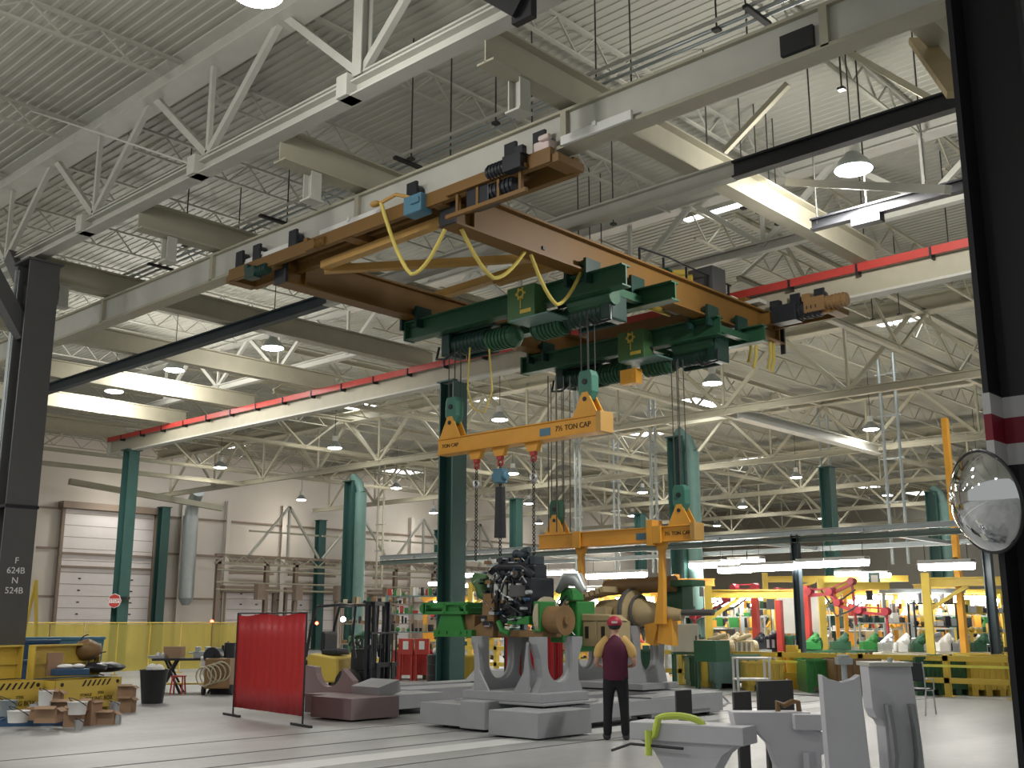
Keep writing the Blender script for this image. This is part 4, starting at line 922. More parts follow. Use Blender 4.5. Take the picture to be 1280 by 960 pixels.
mb = MB(); mb.tube((-0.5, -0.2, 1.12), (-0.5, 0.25, 1.12), 0.0, n=6) if False else mb.ball((0.1, -0.3, 1.75), 0.06); L('headlamp', mb, LAMP)
# ---------------------------------------------------------------- yellow tool boxes
def tool_box(label, pL, pR, H, lidh):
    a = az(*pL, 0.0); b = az(*pR, 0.0); d = b-a; W = d.length; rz = math.atan2(d.y, d.x)
    t = thing('tool_chest', label, 'tool chest', tuple(a), rz)
    B = lambda nm, mb, m, par=None, **k: mb.build(nm, m, par or t, local=True, **k)
    mb = MB()
    for c, dd in (((W/2, 0.01, 0.1+H/2), (W, 0.03, H)), ((W/2, 0.65, 0.1+H/2), (W, 0.03, H)), ((0.015, 0.33, 0.1+H/2), (0.03, 0.66, H)), ((W-0.015, 0.33, 0.1+H/2), (0.03, 0.66, H)), ((W/2, 0.33, 0.12), (W, 0.66, 0.03))): mb.box(c, dd)
    body = B('body', mb, YEL)
    mb = MB(); mb.box((W/2, 0.7, 0.12+H+lidh/2), (W, 0.03, lidh)); mb.box((0.02, 0.63, 0.12+H+lidh/2), (0.03, 0.14, lidh)); mb.box((W-0.02, 0.63, 0.12+H+lidh/2), (0.03, 0.14, lidh)); mb.box((W/2, 0.64, 0.12+H+lidh), (W, 0.14, 0.03)); mb.box((W/2, 0.66, 0.12+H+lidh*0.45), (W, 0.03, 0.03))
    B('lid', mb, YEL)
    for x in (0.25, W-0.25): mb = MB(); mb.box((x, 0.33, 0.05), (0.1, 0.6, 0.1)); B('skid', mb, YEL)
    mb = MB(); n = 0; x = W*0.38
    while x < W*0.82:
        mb.prism([(0, 0), (0.045, 0), (0.125, 0.11), (0.08, 0.11)], (x, -0.008, 0.1+H*0.76), (1, 0, 0), (0, 0, 1), 0.006); x += 0.13
    B('hazard_stripes', mb, INK, body)
    mb = MB()
    for x in (0.15, W-0.12): mb.tube((x, -0.02, 0.1+H*0.86), (x, 0, 0.1+H*0.86), 0.035)
    B('lock_hole', mb, INK, body)
    M = WM[t.name]
    for s, x, z, sz in (('STORAGE', W*0.45, 0.1+H*0.46, 0.07), ('STEEL', W*0.68, 0.1+H*0.5, 0.07), ('WORKING BOX', W*0.62, 0.1+H*0.30, 0.12)):
        q = M @ Vector((x, -0.009, z)); text_part('lettering', s, sz, q, d, (0, 0, 1), INK, t, 0.002)
    return t, a, d.normalized(), W
t1, A1, D1, W1 = tool_box('open yellow tool chest at the far left with hazard stripes and lid up', (-42, 906), (50, 897), 0.56, 0.58)
t2, A2, D2, W2 = tool_box('open yellow tool chest heaped with bags, right of the other chest', (66, 897), (149, 888), 0.54, 0.60)
# boxes, bags and clutter round the chests
def carton(label, px, py, w, d, h, rz, m=CARD, z=0.0, flap=True, grp=None):
    p = az(px, py, z); t = thing('carton', label, 'box', tuple(p), rz, grp)
    mb = MB()
    for c, dd in (((0, -d/2, h/2), (w, 0.01, h)), ((0, d/2, h/2), (w, 0.01, h)), ((-w/2, 0, h/2), (0.01, d, h)), ((w/2, 0, h/2), (0.01, d, h)), ((0, 0, 0.006), (w, d, 0.01)), ((0, 0, h*0.8), (w*0.96, d*0.96, 0.01))): mb.box(c, dd)
    mb.build('body', m, t, local=True)
    if flap:
        mb = MB(); mb.box((0, -d/2-d*0.16, h+0.02), (w*0.96, d*0.38, 0.008), M=Matrix.Rotation(0.35, 3, 'X')); mb.box((w/2+w*0.1, 0, h-0.02), (w*0.3, d*0.95, 0.008), M=Matrix.Rotation(0.6, 3, 'Y')); mb.build('flap', m, t, local=True)
    return t
carton('open brown carton standing in front of the right tool chest', 92, 908, 0.28, 0.26, 0.3, 0.9)
carton('tall brown carton leaning right of the open one on the floor', 113, 906, 0.2, 0.3, 0.40, 0.5)
carton('low brown carton at the front right corner of the clutter', 133, 905, 0.3, 0.26, 0.2, 0.8)
carton('brown carton with pink lid standing beside the right tool chest', 158, 890, 0.26, 0.26, 0.26, 0.7)
carton('brown carton stacked on the pink lidded one', 158, 872, 0.28, 0.26, 0.22, 0.8, z=0.26)
carton('brown carton on the blue pallet before the left chest', 60, 903, 0.34, 0.3, 0.22, 0.8, z=0.12)
carton('open flapped carton between the two tool chests', 62, 890, 0.36, 0.3, 0.36, 0.9, z=0.12)
carton('brown carton at the foot of the second chest, beside a white bucket', 80, 896, 0.34, 0.3, 0.26, 0.7, z=0.1)
def pallet(label, px, py, w, d, m, rz):
    p = az(px, py); t = thing('pallet', label, 'pallet', (p.x, p.y, 0), rz); mb = MB()
    k = int(w/0.12)
    for i in range(k): mb.box((-w/2+w*(i+0.5)/k, 0, 0.105), (w/k*0.7, d, 0.02))
    mb.build('deck_boards', m, t, local=True)
    for y in (-d/2+0.05, 0, d/2-0.05): mb = MB(); mb.box((0, y, 0.048), (w, 0.09, 0.094)); mb.build('bearer', m, t, local=True)
    return t
pallet('dark blue plastic pallet before the left tool chest', 40, 905, 1.7, 0.9, BLU, 0.95)
def can(label, px, py, r, h, m, z=0.0, cat='bucket', name='bucket'):
    p = az(px, py, z); t = thing(name, label, cat, tuple(p)); mb = MB(); mb.lathe([(r*0.85, 0), (r, h*0.95), (r*1.06, h), (r*0.94, h), (r*0.9, h*0.9)], (0, 0, 0), n=18); mb.build('body', m, t, local=True, smooth=True)
    mb = MB(); mb.ring((0, 0, h*0.95), r*1.0, 0.008, (0, 0.6, 1), 18, 5); mb.build('handle', DARK, t, local=True); return t
can('pale green round tub on the blue pallet', 22, 903, 0.17, 0.18, WHT, 0.12)
can('grey steel bucket on the pallet at the far left', 8, 895, 0.16, 0.26, GALV, 0.12)
can('white pail balanced between the two tool chests', 56, 882, 0.12, 0.24, WHT, 0.3)
can('white funnel pail standing before the right chest', 96, 893, 0.16, 0.2, WHT, 0.2)
can('small white pail below the funnel pail', 100, 898, 0.13, 0.2, WHT, 0.05)
can('small silver can on the floor beside the open carton', 98, 913, 0.07, 0.16, SILV, 0, 'can', 'metal_can')
can('silver can leaning by the cartons at the right corner', 142, 900, 0.09, 0.3, SILV, 0, 'can', 'metal_can')
random.seed(21)
SM = (('coil of grey hose', 18, 898), ('crumpled grey cloth', 30, 895), ('small wooden block', 36, 900), ('rusty bracket', 50, 903), ('yellow rope coil', 82, 905), ('grey hand tool', 72, 899), ('small brown box', 108, 900), ('dark power drill', 124, 899), ('wrapped white packet', 118, 893), ('tin of paint', 146, 905), ('folded brown paper', 128, 895), ('scrap metal piece', 45, 893))
for i, (nm_, px, py) in enumerate(SM):
    z0_ = 0.12 if px < 75 else 0.0
    p = az(px, py, z0_); mb = MB(); r = 0.07+0.02*(i % 3)
    if i in (0, 4):
        for k in range(4): mb.ring((p.x, p.y, p.z+0.02+0.03*k), r*1.3, 0.016, n=16, k=6)
    elif i in (1, 8, 10): mb.ball((p.x, p.y, p.z+r*0.6), r*1.2, 9, 6, (1.3, 1, 0.6))
    elif i in (5, 7): mb.tube((p.x-0.12, p.y, p.z+0.06), (p.x+0.1, p.y, p.z+0.1), 0.045, n=10); mb.box((p.x+0.1, p.y, p.z+0.08), (0.06, 0.06, 0.16))
    elif i == 9: mb.tube((p.x, p.y, p.z), (p.x, p.y, p.z+0.16), 0.07, n=14)
    else: mb.box((p.x, p.y, p.z+r*0.8), (r*2, r*1.6, r*1.6), rz=0.5*i); mb.box((p.x+r*0.6, p.y, p.z+r*1.7), (r, r, r*0.4), rz=0.3*i)
    tag(mb.build(('hose_coil', 'cloth', 'wood_block', 'bracket_piece', 'rope_coil', 'hand_tool', 'small_box', 'power_drill', 'packet', 'paint_tin', 'paper_bundle', 'scrap_piece')[i], (GALV, GALV, CARD, BRN, YEL, COLL, CARD, DARK, WHT, SILV, CARD, SILV)[i], smooth=i in (1, 8, 10)), nm_+' lying in the clutter before the yellow tool chests', 'clutter')
def bag(label, p, sz, m, seed, rz=0.7):
    random.seed(seed); t = thing('tool_bag', label, 'bag', tuple(p), rz); mb = MB(); mb.ball((0, 0, sz[2]/2), 0.5, 16, 10, sz)
    mb.v = [tuple(Vector(v)*(1+random.uniform(-0.06, 0.06))) for v in mb.v]; mb.build('bag_body', m, t, local=True, smooth=True)
    mb = MB(); mb.ring((0, 0, sz[2]*0.85), sz[0]*0.28, 0.012, (0, 1, 0), 14, 5, 0, PI); mb.build('strap', DARK, t, local=True)
    return t
nrm2 = Vector((-D2.y, D2.x, 0))
def on_chest(A, D, u, v, z): n_ = Vector((-D.y, D.x, 0)); q = A+D*u+n_*v; return (q.x, q.y, z)
bag('brown crumpled bag slumped over the right end of the chest lid', on_chest(A2, D2, W2*0.82, 0.62, 0.95), (0.55, 0.45, 0.4), BRN, 1, 1.2)
bag('dark tool bag lying on the right corner of the second chest', on_chest(A2, D2, W2*0.93, 0.33, 0.72), (0.8, 0.5, 0.2), DARK, 2)
bag('dark bag of tools on the middle of the second chest', on_chest(A2, D2, W2*0.72, 0.25, 0.72), (0.5, 0.35, 0.2), BLK, 4)
mb = MB(); q = on_chest(A2, D2, W2*0.27, 0.12, 0.72); mb.box((q[0], q[1], q[2]+0.06), (0.3, 0.62, 0.12), rz=0.0); tag(mb.build('tray', BLU, bevel=0.02), 'blue tray with white papers on the second tool chest', 'tray')
mb = MB(); mb.ball((q[0], q[1]-0.1, q[2]+0.16), 0.1, 10, 6, (1.2, 1.6, 0.5)); mb.ball((q[0], q[1]+0.15, q[2]+0.16), 0.09, 10, 6, (1.2, 1.4, 0.5)); tag(mb.build('rags', WHT, smooth=True), 'crumpled white rags in the blue tray', 'rags')
q = on_chest(A2, D2, W2*0.2, 0.4, 0.72); mb = MB(); mb.box((q[0], q[1], q[2]+0.2), (0.1, 0.28, 0.42)); tag(mb.build('carton', CARD), 'upright cardboard box inside the second tool chest', 'box')
# blue bins behind
for px, py, w, d, h, m, lab, D in ((38, 845, 0.9, 0.6, 1.15, BLU, 'dark blue bin behind the left tool chest', 27), (48, 848, 0.7, 0.5, 0.75, BLU, 'low blue bin between the two tool chests', 26), (76, 838, 1.6, 0.8, 1.2, BLU2, 'faded blue tilting bin behind the second tool chest', 28)):
    p = ad(px, py, D); t = thing('parts_bin', lab, 'bin', (p.x, p.y, 0), YAW+0.4); mb = MB()
    mb.prism([(-w/2, 0.0), (w/2, 0.0), (w/2+0.08, h), (-w/2-0.08, h)], (0, 0, 0.1), (1, 0, 0), (0, 0, 1), d); mb.build('body', m, t, local=True, bevel=0.02)
    mb = MB(); mb.box((0, 0, h+0.12), (w+0.22, d+0.06, 0.06)); mb.build('rim', m, t, local=True)
    for s in (-1, 1): mb = MB(); mb.box((s*w*0.35, 0, 0.05), (0.1, d, 0.1)); mb.build('skid', DARK, t, local=True)
# A shaped yellow frame at left
a, b, c = ad(20, 790, 30), ad(45, 725, 30), ad(52, 790, 30)
mb = MB(); mb.bar((a.x, a.y, 0), b, 0.07); mb.bar((c.x, c.y, 0), b, 0.07); tag(mb.build('lifting_tripod', YEL), 'thin yellow A shaped frame beside the grey column', 'frame')
# ---------------------------------------------------------------- yellow curtain wall
t = thing('safety_curtain', 'long translucent yellow curtain wall hung on posts before the white door', 'curtain', (-34, 18, 0))
ys = [13.2+1.15*i for i in range(11)]
for i in range(10):
    mb = MB(); n = 8; vs = []
    for k in range(n+1):
        y = ys[i]+0.03+(1.09)*k/n; x = -34+0.03*math.sin(k*1.7+i)
        vs += [(x, y, 0.12), (x, y, 1.62)]
    mb.add(vs, [(2*k, 2*k+2, 2*k+3, 2*k+1) for k in range(n)]); mb.build('vinyl_panel', CURY, t, smooth=True)
for y in ys: mb = MB(); mb.tube((-34.03, y, 0), (-34.03, y, 1.68), 0.025, n=8); mb.box((-34.03, y, 0.015), (0.4, 0.06, 0.03)); mb.build('post', YEL, t)
mb = MB(); mb.tube((-34, 13.2, 1.66), (-34, 24.7, 1.66), 0.02, n=8); mb.build('top_rail', YEL, t)
# trash can, bench, welder
p = az(190, 879); t = thing('trash_can', 'dark round trash can filled with rubbish beside the cluttered bench', 'trash can', (p.x, p.y, 0))
mb = MB(); mb.lathe([(0.22, 0), (0.29, 0.66), (0.31, 0.70), (0.28, 0.70), (0.27, 0.6)], (0, 0, 0), n=24); mb.build('can_body', DARK, t, local=True, smooth=True)
mb = MB(); mb.ball((-0.1, 0, 0.7), 0.12, 10, 6); mb.ball((0.1, 0.05, 0.68), 0.13, 10, 6); mb.box((0.05, -0.12, 0.72), (0.2, 0.1, 0.08)); mb.build('rubbish', WHT, t, local=True)
p = az(243, 866); 
t = thing('workbench', 'cluttered black steel workbench on splayed legs beside the trash can', 'workbench', (p.x, p.y, 0), YAW+0.15)
mb = MB(); mb.box((0, 0, 0.80), (2.0, 0.7, 0.05)); mb.build('tabletop', DARK, t, local=True)
for x in (-0.6, 0.6):
    for s in (-1, 1): mb = MB(); mb.bar((x-0.25, s*0.3, 0), (x+0.15, s*0.2, 0.78), 0.05); mb.bar((x+0.3, s*0.3, 0), (x-0.1, s*0.2, 0.78), 0.05); mb.build('leg', DARK, t, local=True)
mb = MB(); mb.box((0, 0, 0.22), (1.6, 0.5, 0.03)); mb.build('lower_shelf', YEL, t, local=True)
M = WM[t.name]
def on_bench(name, label, cat, u, v, z, fn, m, **k):
    o = MB(); fn(o); q = M @ Vector((u, v, z)); o.v = [tuple(Matrix.Rotation(YAW, 3, 'Z') @ Vector(w) + q) for w in o.v]
    return tag(o.build(name, m, **k), label, cat)
on_bench('vise', 'grey bench vise in the middle of the cluttered bench', 'vise', 0.1, -0.1, 0.83, lambda o: (o.box((0, 0, 0.08), (0.3, 0.16, 0.16)), o.box((0.18, 0, 0.2), (0.1, 0.2, 0.14)), o.box((-0.06, 0, 0.2), (0.1, 0.2, 0.14)), o.tube((-0.3, 0, 0.12), (0.3, 0, 0.12), 0.02)), GALV, bevel=0.01)
on_bench('carton', 'brown carton on the left end of the cluttered bench', 'box', -0.55, 0.1, 0.83, lambda o: o.box((0, 0, 0.14), (0.45, 0.3, 0.26)), CARD)
on_bench('tool_box', 'dark toolbox with white lid on the right of the cluttered bench', 'toolbox', 0.75, 0.1, 0.83, lambda o: (o.box((0, 0, 0.15), (0.3, 0.2, 0.3)), o.ring((0, 0, 0.3), 0.08, 0.012, (0, 1, 0), 10, 5, 0, PI)), BLK)
on_bench('grinder', 'white angle grinder hung over the front edge of the bench', 'grinder', 0.3, -0.36, 0.62, lambda o: (o.tube((-0.15, 0, 0.2), (0.2, 0, 0.24), 0.05), o.tube((0.2, 0, 0.2), (0.2, 0, 0.26), 0.1), o.box((0, 0, 0.0), (0.3, 0.04, 0.36))), WHT)
on_bench('parts_tray', 'shallow steel tray of parts on the bench left end', 'tray', -0.9, -0.1, 0.83, lambda o: (o.box((0, 0, 0.03), (0.4, 0.3, 0.06)), o.ball((0, 0, 0.08), 0.06), o.ball((0.1, 0.05, 0.08), 0.05)), SILV)
on_bench('rag_pile', 'white rag on the bench beside the vise', 'rags', 0.45, 0.05, 0.83, lambda o: o.ball((0, 0, 0.08), 0.14, 10, 6, (1.3, 1, 0.6)), WHT, smooth=True)
p = az(275, 868); t = thing('welding_machine', 'brown wheeled welding machine with gas hoses behind the red curtain edge', 'welder', (p.x, p.y, 0), YAW)
mb = MB(); mb.box((0, 0, 0.5), (0.6, 0.8, 0.7)); mb.build('case', BRN, t, local=True, bevel=0.03)
mb = MB(); mb.tube((-0.2, -0.2, 0.9), (-0.2, 0.2, 0.9), 0.2, n=20); mb.tube((-0.2, -0.24, 0.9), (-0.2, 0.24, 0.9), 0.06, n=12); mb.tube((0.18, 0, 0.85), (0.18, 0, 1.2), 0.14, n=16); mb.build('wire_spool', BLK, t, local=True)
mb = MB()
for k in range(5): mb.ring((0.1-0.1*k, -0.42, 0.55-0.03*k), 0.22, 0.018, (0.1*k, 1, 0.1), 16, 5)
mb.build('hose_coil', RIM, t, local=True)
for s in (-1, 1): mb = MB(); mb.tube((s*0.3, -0.25, 0.12), (s*0.36, -0.25, 0.12), 0.12, n=16); mb.build('wheel', TIRE, t, local=True)
mb = MB(); mb.box((0, 0.2, 0.08), (0.5, 0.3, 0.16)); mb.build('rear_base', DARK, t, local=True)
p = az(222, 868); t = thing('step_stool', 'small red step stool under the cluttered bench', 'stool', (p.x, p.y, 0), YAW); mb = MB(); mb.box((0, 0, 0.42), (0.3, 0.25, 0.03)); mb.build('tread', RED, t, local=True)
for sx in (-1, 1):
    mb = MB(); mb.bar((sx*0.14, -0.15, 0), (sx*0.12, -0.08, 0.42), 0.03); mb.bar((sx*0.14, 0.15, 0), (sx*0.12, 0.08, 0.42), 0.03); mb.build('leg', RED, t, local=True)
# stop sign on the column
p = ay(143, 751, 19.9); t = thing('stop_sign', 'octagonal red and white stop sign on the slender green column', 'sign', tuple(p), math.radians(35))
mb = MB(); mb.tube((0, 0.0, 0), (0, 0.02, 0), 0.27, n=8); mb.build('white_border', INKW, t, local=True)
mb = MB(); mb.tube((0, -0.012, 0), (0, 0.0, 0), 0.245, n=8); mb.build('red_face', RED, t, local=True)
mb = MB(); mb.box((0, -0.014, 0), (0.42, 0.006, 0.16)); mb.build('white_panel', INKW, t, local=True)
text_part('lettering', 'STOP', 0.16, WM[t.name] @ Vector((0, -0.02, 0)), (math.cos(0.61), math.sin(0.61), 0), (0, 0, 1), RED, t)
mb = MB(); mb.box((0.3, 0.16, 0.1), (0.3, 0.3, 0.1)); mb.build('bracket', DARK, t, local=True)
# convex mirror
c = ay(1232, 627, 8.4); nd = Vector((-0.52, -0.80, -0.16)).normalized()
t = thing('convex_mirror', 'round convex safety mirror mounted on the near charcoal column', 'mirror', tuple(c))
R_ = 0.385; cap = [(R_*math.sin(a)/math.sin(0.95), R_*(math.cos(a)-math.cos(0.95))/math.sin(0.95)) for a in [0.95*(1-i/16)+0.001 for i in range(17)]]
mb = MB(); mb.lathe([(0.01, -0.01), (R_, -0.01)]+cap, c, nd, 48); mb.build('dome', MIRR, t, smooth=True)
mb = MB(); mb.ring(c, R_, 0.012, nd, 48, 8); mb.build('rim', DARK, t)
mb = MB(); mb.path([c-nd*0.02, c-nd*0.15, Vector((-3.05, 8.75, c.z))], 0.025); mb.build('bracket', DARK, t)
# ---------------------------------------------------------------- foreground plates
t = thing('steel_weldment', 'pale grey T shaped weldment nearest the person, with a yellow sling over its top', 'weldment', tuple(az(850, 990)))
a = ad(797, 903, 9.4); b = ad(938, 921, 9.0); d = (b-a); d.z = 0; Wd = d.length; d.normalize(); nn = Vector((-d.y, d.x, 0))
zt = 0.92
def wz(px, py, D): return ad(px, py, D)
zt = ad(860, 905, 9.2).z
mb = MB(); mb.bar(Vector((a.x, a.y, zt-0.06)), Vector((b.x, b.y, zt-0.06)), 0.3, 0.14); mb.build('top_bar', PLT, t, bevel=0.008)
cx = (a+b)/2+nn*0.0
prof = [(-0.30*Wd, 0), (-0.17*Wd, -0.25), (-0.12*Wd, -0.5), (-0.14*Wd, -zt+0.13), (0.14*Wd, -zt+0.13), (0.12*Wd, -0.5), (0.17*Wd, -0.25), (0.42*Wd, 0)]
prof = [(-0.42*Wd, 0.0), (-0.30*Wd, -0.08), (-0.22*Wd, -0.2), (-0.16*Wd, -0.38), (-0.13*Wd, -zt+0.13), (0.13*Wd, -zt+0.13), (0.16*Wd, -0.38), (0.22*Wd, -0.2), (0.30*Wd, -0.08), (0.42*Wd, 0.0)]
mb = MB(); mb.prism(prof, Vector((cx.x, cx.y, zt-0.13)), d, (0, 0, 1), 0.22); mb.build('flared_web', PLT, t)
mb = MB(); mb.box((cx.x, cx.y, 0.02), (0.6, 0.5, 0.04), rz=math.atan2(d.y, d.x)); mb.build('foot_plate', PLT, t)
q = a.lerp(b, 0.42)
s_ = thing('lifting_sling', 'fluorescent yellow sling looped over the T shaped weldment', 'sling', (q.x, q.y, zt-0.13))
mb = MB(); q0 = Vector((q.x, q.y, zt)); k = []
for i in range(13):
    u = i/12; w = d*(u-0.5)*0.42; k.append(q0+w-nn*0.18*(1-0.6*u)+Vector((0, 0, 0.07*math.sin(PI*u)**0.5-0.12*(u < 0.15))))
mb.path([q0-d*0.22-nn*0.19+Vector((0, 0, -0.24)), q0-d*0.22-nn*0.19+Vector((0, 0, -0.05))]+k, 0.028, 8); mb.build('webbing', NEONR, s_, smooth=True)
mb = MB(); mb.path([q0-d*0.55-nn*0.2+Vector((0, 0, -0.22)), q0-d*0.38-nn*0.19+Vector((0, 0, -0.16)), q0+d*0.08-nn*0.19+Vector((0, 0, -0.17))], 0.012, 6); mb.build('tag_line', DARK, s_)
for px, py0, py1, w, D, lab in ((855, 862, 893, 0.08, 11.5, 'thin dark upright pad behind the sling'), (928, 864, 888, 0.08, 10.4, 'small dark upright pad on the middle weldment'), (970, 850, 889, 0.16, 10.4, 'wide dark upright pad behind the rusty clamp')):
    p = ad(px, py1+2, D); z1 = ad(px, py0, D).z
    mb = MB(); mb.prism([(-w, 0), (w, 0), (w*0.96, z1-p.z), (-w, z1-p.z-0.01)], p, CR, (0, 0, 1), 0.08); mb.box((p.x, p.y, p.z/2), (w*1.2, 0.1, p.z), rz=YAW); tag(mb.build('support_pad', PDK), lab, 'pad')
t = thing('steel_weldment', 'pale grey arched weldment with stepped top in the middle foreground', 'weldment', tuple(ad(960, 960, 9.0)))
D = 9.3; o_ = ad(985, 889, D); P_ = lambda px, py: ((px-985)*D/1385, -(py-889)*D/1385)
g = Vector((o_.x, o_.y, o_.z)); zf = -o_.z+0.01
prof = [P_(916, 889), P_(1008, 889), P_(1008, 908), P_(1024, 912), P_(1024, 935), P_(1018, 937), (P_(1018, 0)[0], zf), (P_(968, 0)[0], zf), P_(966, 950), P_(958, 925), P_(940, 908), P_(918, 903)]
mb = MB(); mb.prism(prof, g, CR, (0, 0, 1), 0.2); mb.build('arched_plate', PLT, t, bevel=0.006)
mb = MB(); q = g+CR*((1012-985)*D/1385)+Vector((0, 0, -0.07)); mb.box(tuple(q+Vector((-CF.x, -CF.y, 0))*0.06), (0.36, 0.26, 0.12), rz=YAW); mb.build('side_arm', PLT, t, bevel=0.006)
mb = MB(); q = g+CR*((1003-985)*D/1385)-Vector((CF.x, CF.y, 0))*0.13; mb.bar(q+Vector((0, 0, -0.3)), Vector((q.x, q.y, 0.0)), 0.05, 0.12); q2 = g+CR*((955-985)*D/1385)-Vector((CF.x, CF.y, 0))*0.13; mb.bar(q2+Vector((0, 0, -0.5)), Vector((q2.x, q2.y, 0)), 0.03, 0.1); mb.build('rib', PLT, t)
mb = MB(); q = g+CR*((985-985)*D/1385)+Vector((0, 0, 0.0)); mb.path([q-CR*0.08, q-CR*0.085+Vector((0, 0, 0.07)), q-CR*0.03+Vector((0, 0, 0.045)), q+CR*0.04+Vector((0, 0, 0.075)), q+CR*0.085+Vector((0, 0, 0.07)), q+CR*0.09], 0.022, 8); tag(mb.build('rusty_clamp', BRN, smooth=True), 'rusty lever clamp lying on the arched weldment', 'clamp')
def plate(label, D, px0, px1, prof_px, z_extra=None):
    t = thing('steel_weldment', label, 'weldment', (0, 0, 0)); return t
D = 8.8; o_ = ad(1050, 845, D)
t = thing('steel_weldment', 'tall flat pale grey plate with dipped top edge', 'weldment', (o_.x, o_.y, 0))
P2 = lambda px, py: ((px-1050)*D/1385, -(py-845)*D/1385)
prof = [P2(1026, 843), P2(1034, 848), P2(1050, 852), P2(1064, 848), P2(1071, 843), P2(1072, 870), P2(1077, 960), (P2(1079, 0)[0], -o_.z), (P2(1030, 0)[0], -o_.z), P2(1027, 900)]
mb = MB(); mb.prism(prof, o_, CR, (0, 0, 1), 0.12); mb.build('plate', PLT, t, bevel=0.005)
mb = MB(); q = ad(1056, 850, D+0.1); mb.tube(q, q+Vector((0, 0, 0.12)), 0.022, n=12); mb.box(tuple(q+Vector((0, 0, 0.14))), (0.11, 0.1, 0.05), rz=YAW); mb.tube(q+Vector((0, 0, 0.17)), q+Vector((0, 0, 0.185)), 0.05, n=8); mb.build('clamp_bolt', GALV, t)
D = 9.4; o_ = ad(1105, 832, D)
t = thing('steel_weldment', 'tall pale grey weldment with two curved ribs, next to the plate with dipped top', 'weldment', (o_.x, o_.y, 0))
P3 = lambda px, py: ((px-1105)*D/1385, -(py-832)*D/1385)
prof = [P3(1081, 831), P3(1131, 831), P3(1134, 870), P3(1137, 920), (P3(1141, 0)[0], -o_.z), (P3(1098, 0)[0], -o_.z), P3(1096, 900), P3(1092, 893), P3(1087, 890), P3(1083, 880)]
mb = MB(); mb.prism(prof, o_, CR, (0, 0, 1), 0.22); mb.build('plate', PLT, t, bevel=0.005)
mb = MB(); mb.box(tuple(o_+Vector((0, 0, 0.015))), (0.34, 0.34, 0.03), rz=YAW); mb.build('top_plate', STEELW, t)
fw = Vector((CF.x, CF.y, 0)).normalized()
for x0, x1 in ((1098, 1096), (1125, 1130)):
    mb = MB(); pts = [o_-fw*0.16+CR*P3(x, y)[0]+Vector((0, 0, P3(x, y)[1])) for x, y in ((x0, 874), (x0+3, 905), (x0+4, 930), (x0+1, 955), (x1-8, 985))]
    for p, q in zip(pts, pts[1:]): mb.bar(p, q, 0.10, 0.03, up=CR)
    mb.build('curved_rib', CONC, t)
mb = MB(); q = o_-fw*0.03+CR*0.04; mb.tube(q, q+Vector((0, 0, 0.06)), 0.02); mb.build('top_pin', GALV, t)
# chair
p = ad(1148, 886, 22.5); t = thing('office_chair', 'empty chrome framed chair with dark back beside the guard rail', 'chair', (p.x, p.y, 0), YAW+PI-0.7)
mb = MB(); mb.box((0, 0, 0.45), (0.45, 0.42, 0.05)); mb.build('seat', DARK, t, local=True, bevel=0.02)
mb = MB(); mb.box((0, 0.24, 0.78), (0.45, 0.04, 0.34)); mb.build('backrest', BLK, t, local=True, bevel=0.02)
for sx in (-1, 1):
    mb = MB(); mb.path([(sx*0.24, -0.24, 0), (sx*0.23, -0.2, 0.43), (sx*0.23, 0.18, 0.45), (sx*0.23, 0.25, 0.96)], 0.014, 8); mb.path([(sx*0.24, 0.32, 0), (sx*0.23, 0.18, 0.45)], 0.014, 8); mb.path([(sx*0.25, -0.2, 0.44), (sx*0.25, -0.2, 0.64), (sx*0.25, 0.2, 0.66)], 0.014, 8); mb.build('leg_frame', SILV, t, local=True, smooth=True)
# ---------------------------------------------------------------- the person
def skin(name, nodes, edges, root, m, parent, sub=2, extra=None):
    me = bpy.data.meshes.new(name); ks = list(nodes); idx = {k: i for i, k in enumerate(ks)}
    me.from_pydata([nodes[k][0] for k in ks], [(idx[a], idx[b]) for a, b in edges], [])
    o = bpy.data.objects.new(name, me); COL.objects.link(o)
    sk_ = o.modifiers.new('skin', 'SKIN'); sk_.use_smooth_shade = True
    for k in ks:
        r = nodes[k][1]; r = r if isinstance(r, tuple) else (r, r)
        me.skin_vertices[0].data[idx[k]].radius = r
        me.skin_vertices[0].data[idx[k]].use_root = (k == root)
    s = o.modifiers.new('sub', 'SUBSURF'); s.levels = sub; s.render_levels = sub
    dg = bpy.context.evaluated_depsgraph_get(); dg.update()
    m2 = bpy.data.meshes.new_from_object(o.evaluated_get(dg))
    bpy.data.objects.remove(o)
    m2.materials.clear(); m2.materials.append(m); m2.shade_smooth()
    q = bpy.data.objects.new(name, m2); COL.objects.link(q); q.parent = parent
    WM[q.name] = WM[parent.name]
    return q
SKIN = mat('skin', (0.50, 0.28, 0.20), 0.5, noise=0.05)
SHIRT = mat('maroon_cloth', (0.085, 0.012, 0.035), 0.8)
SLEEVE = mat('mustard_cloth', (0.62, 0.40, 0.14), 0.8)
TROUS = mat('black_cloth', (0.010, 0.011, 0.014), 0.85)
SHOE = mat('dark_shoe_leather', (0.05, 0.05, 0.055), 0.5)
HAIR = mat('dark_hair', (0.03, 0.03, 0.03), 0.7)
CAPM = mat('red_cap_cloth', (0.38, 0.02, 0.05), 0.5)
pp = az(771, 925); t = thing('person', 'person seen from behind in maroon shirt with mustard sleeves and red cap', 'person', (pp.x, pp.y, 0), math.atan2(pp.x*-1, pp.y))
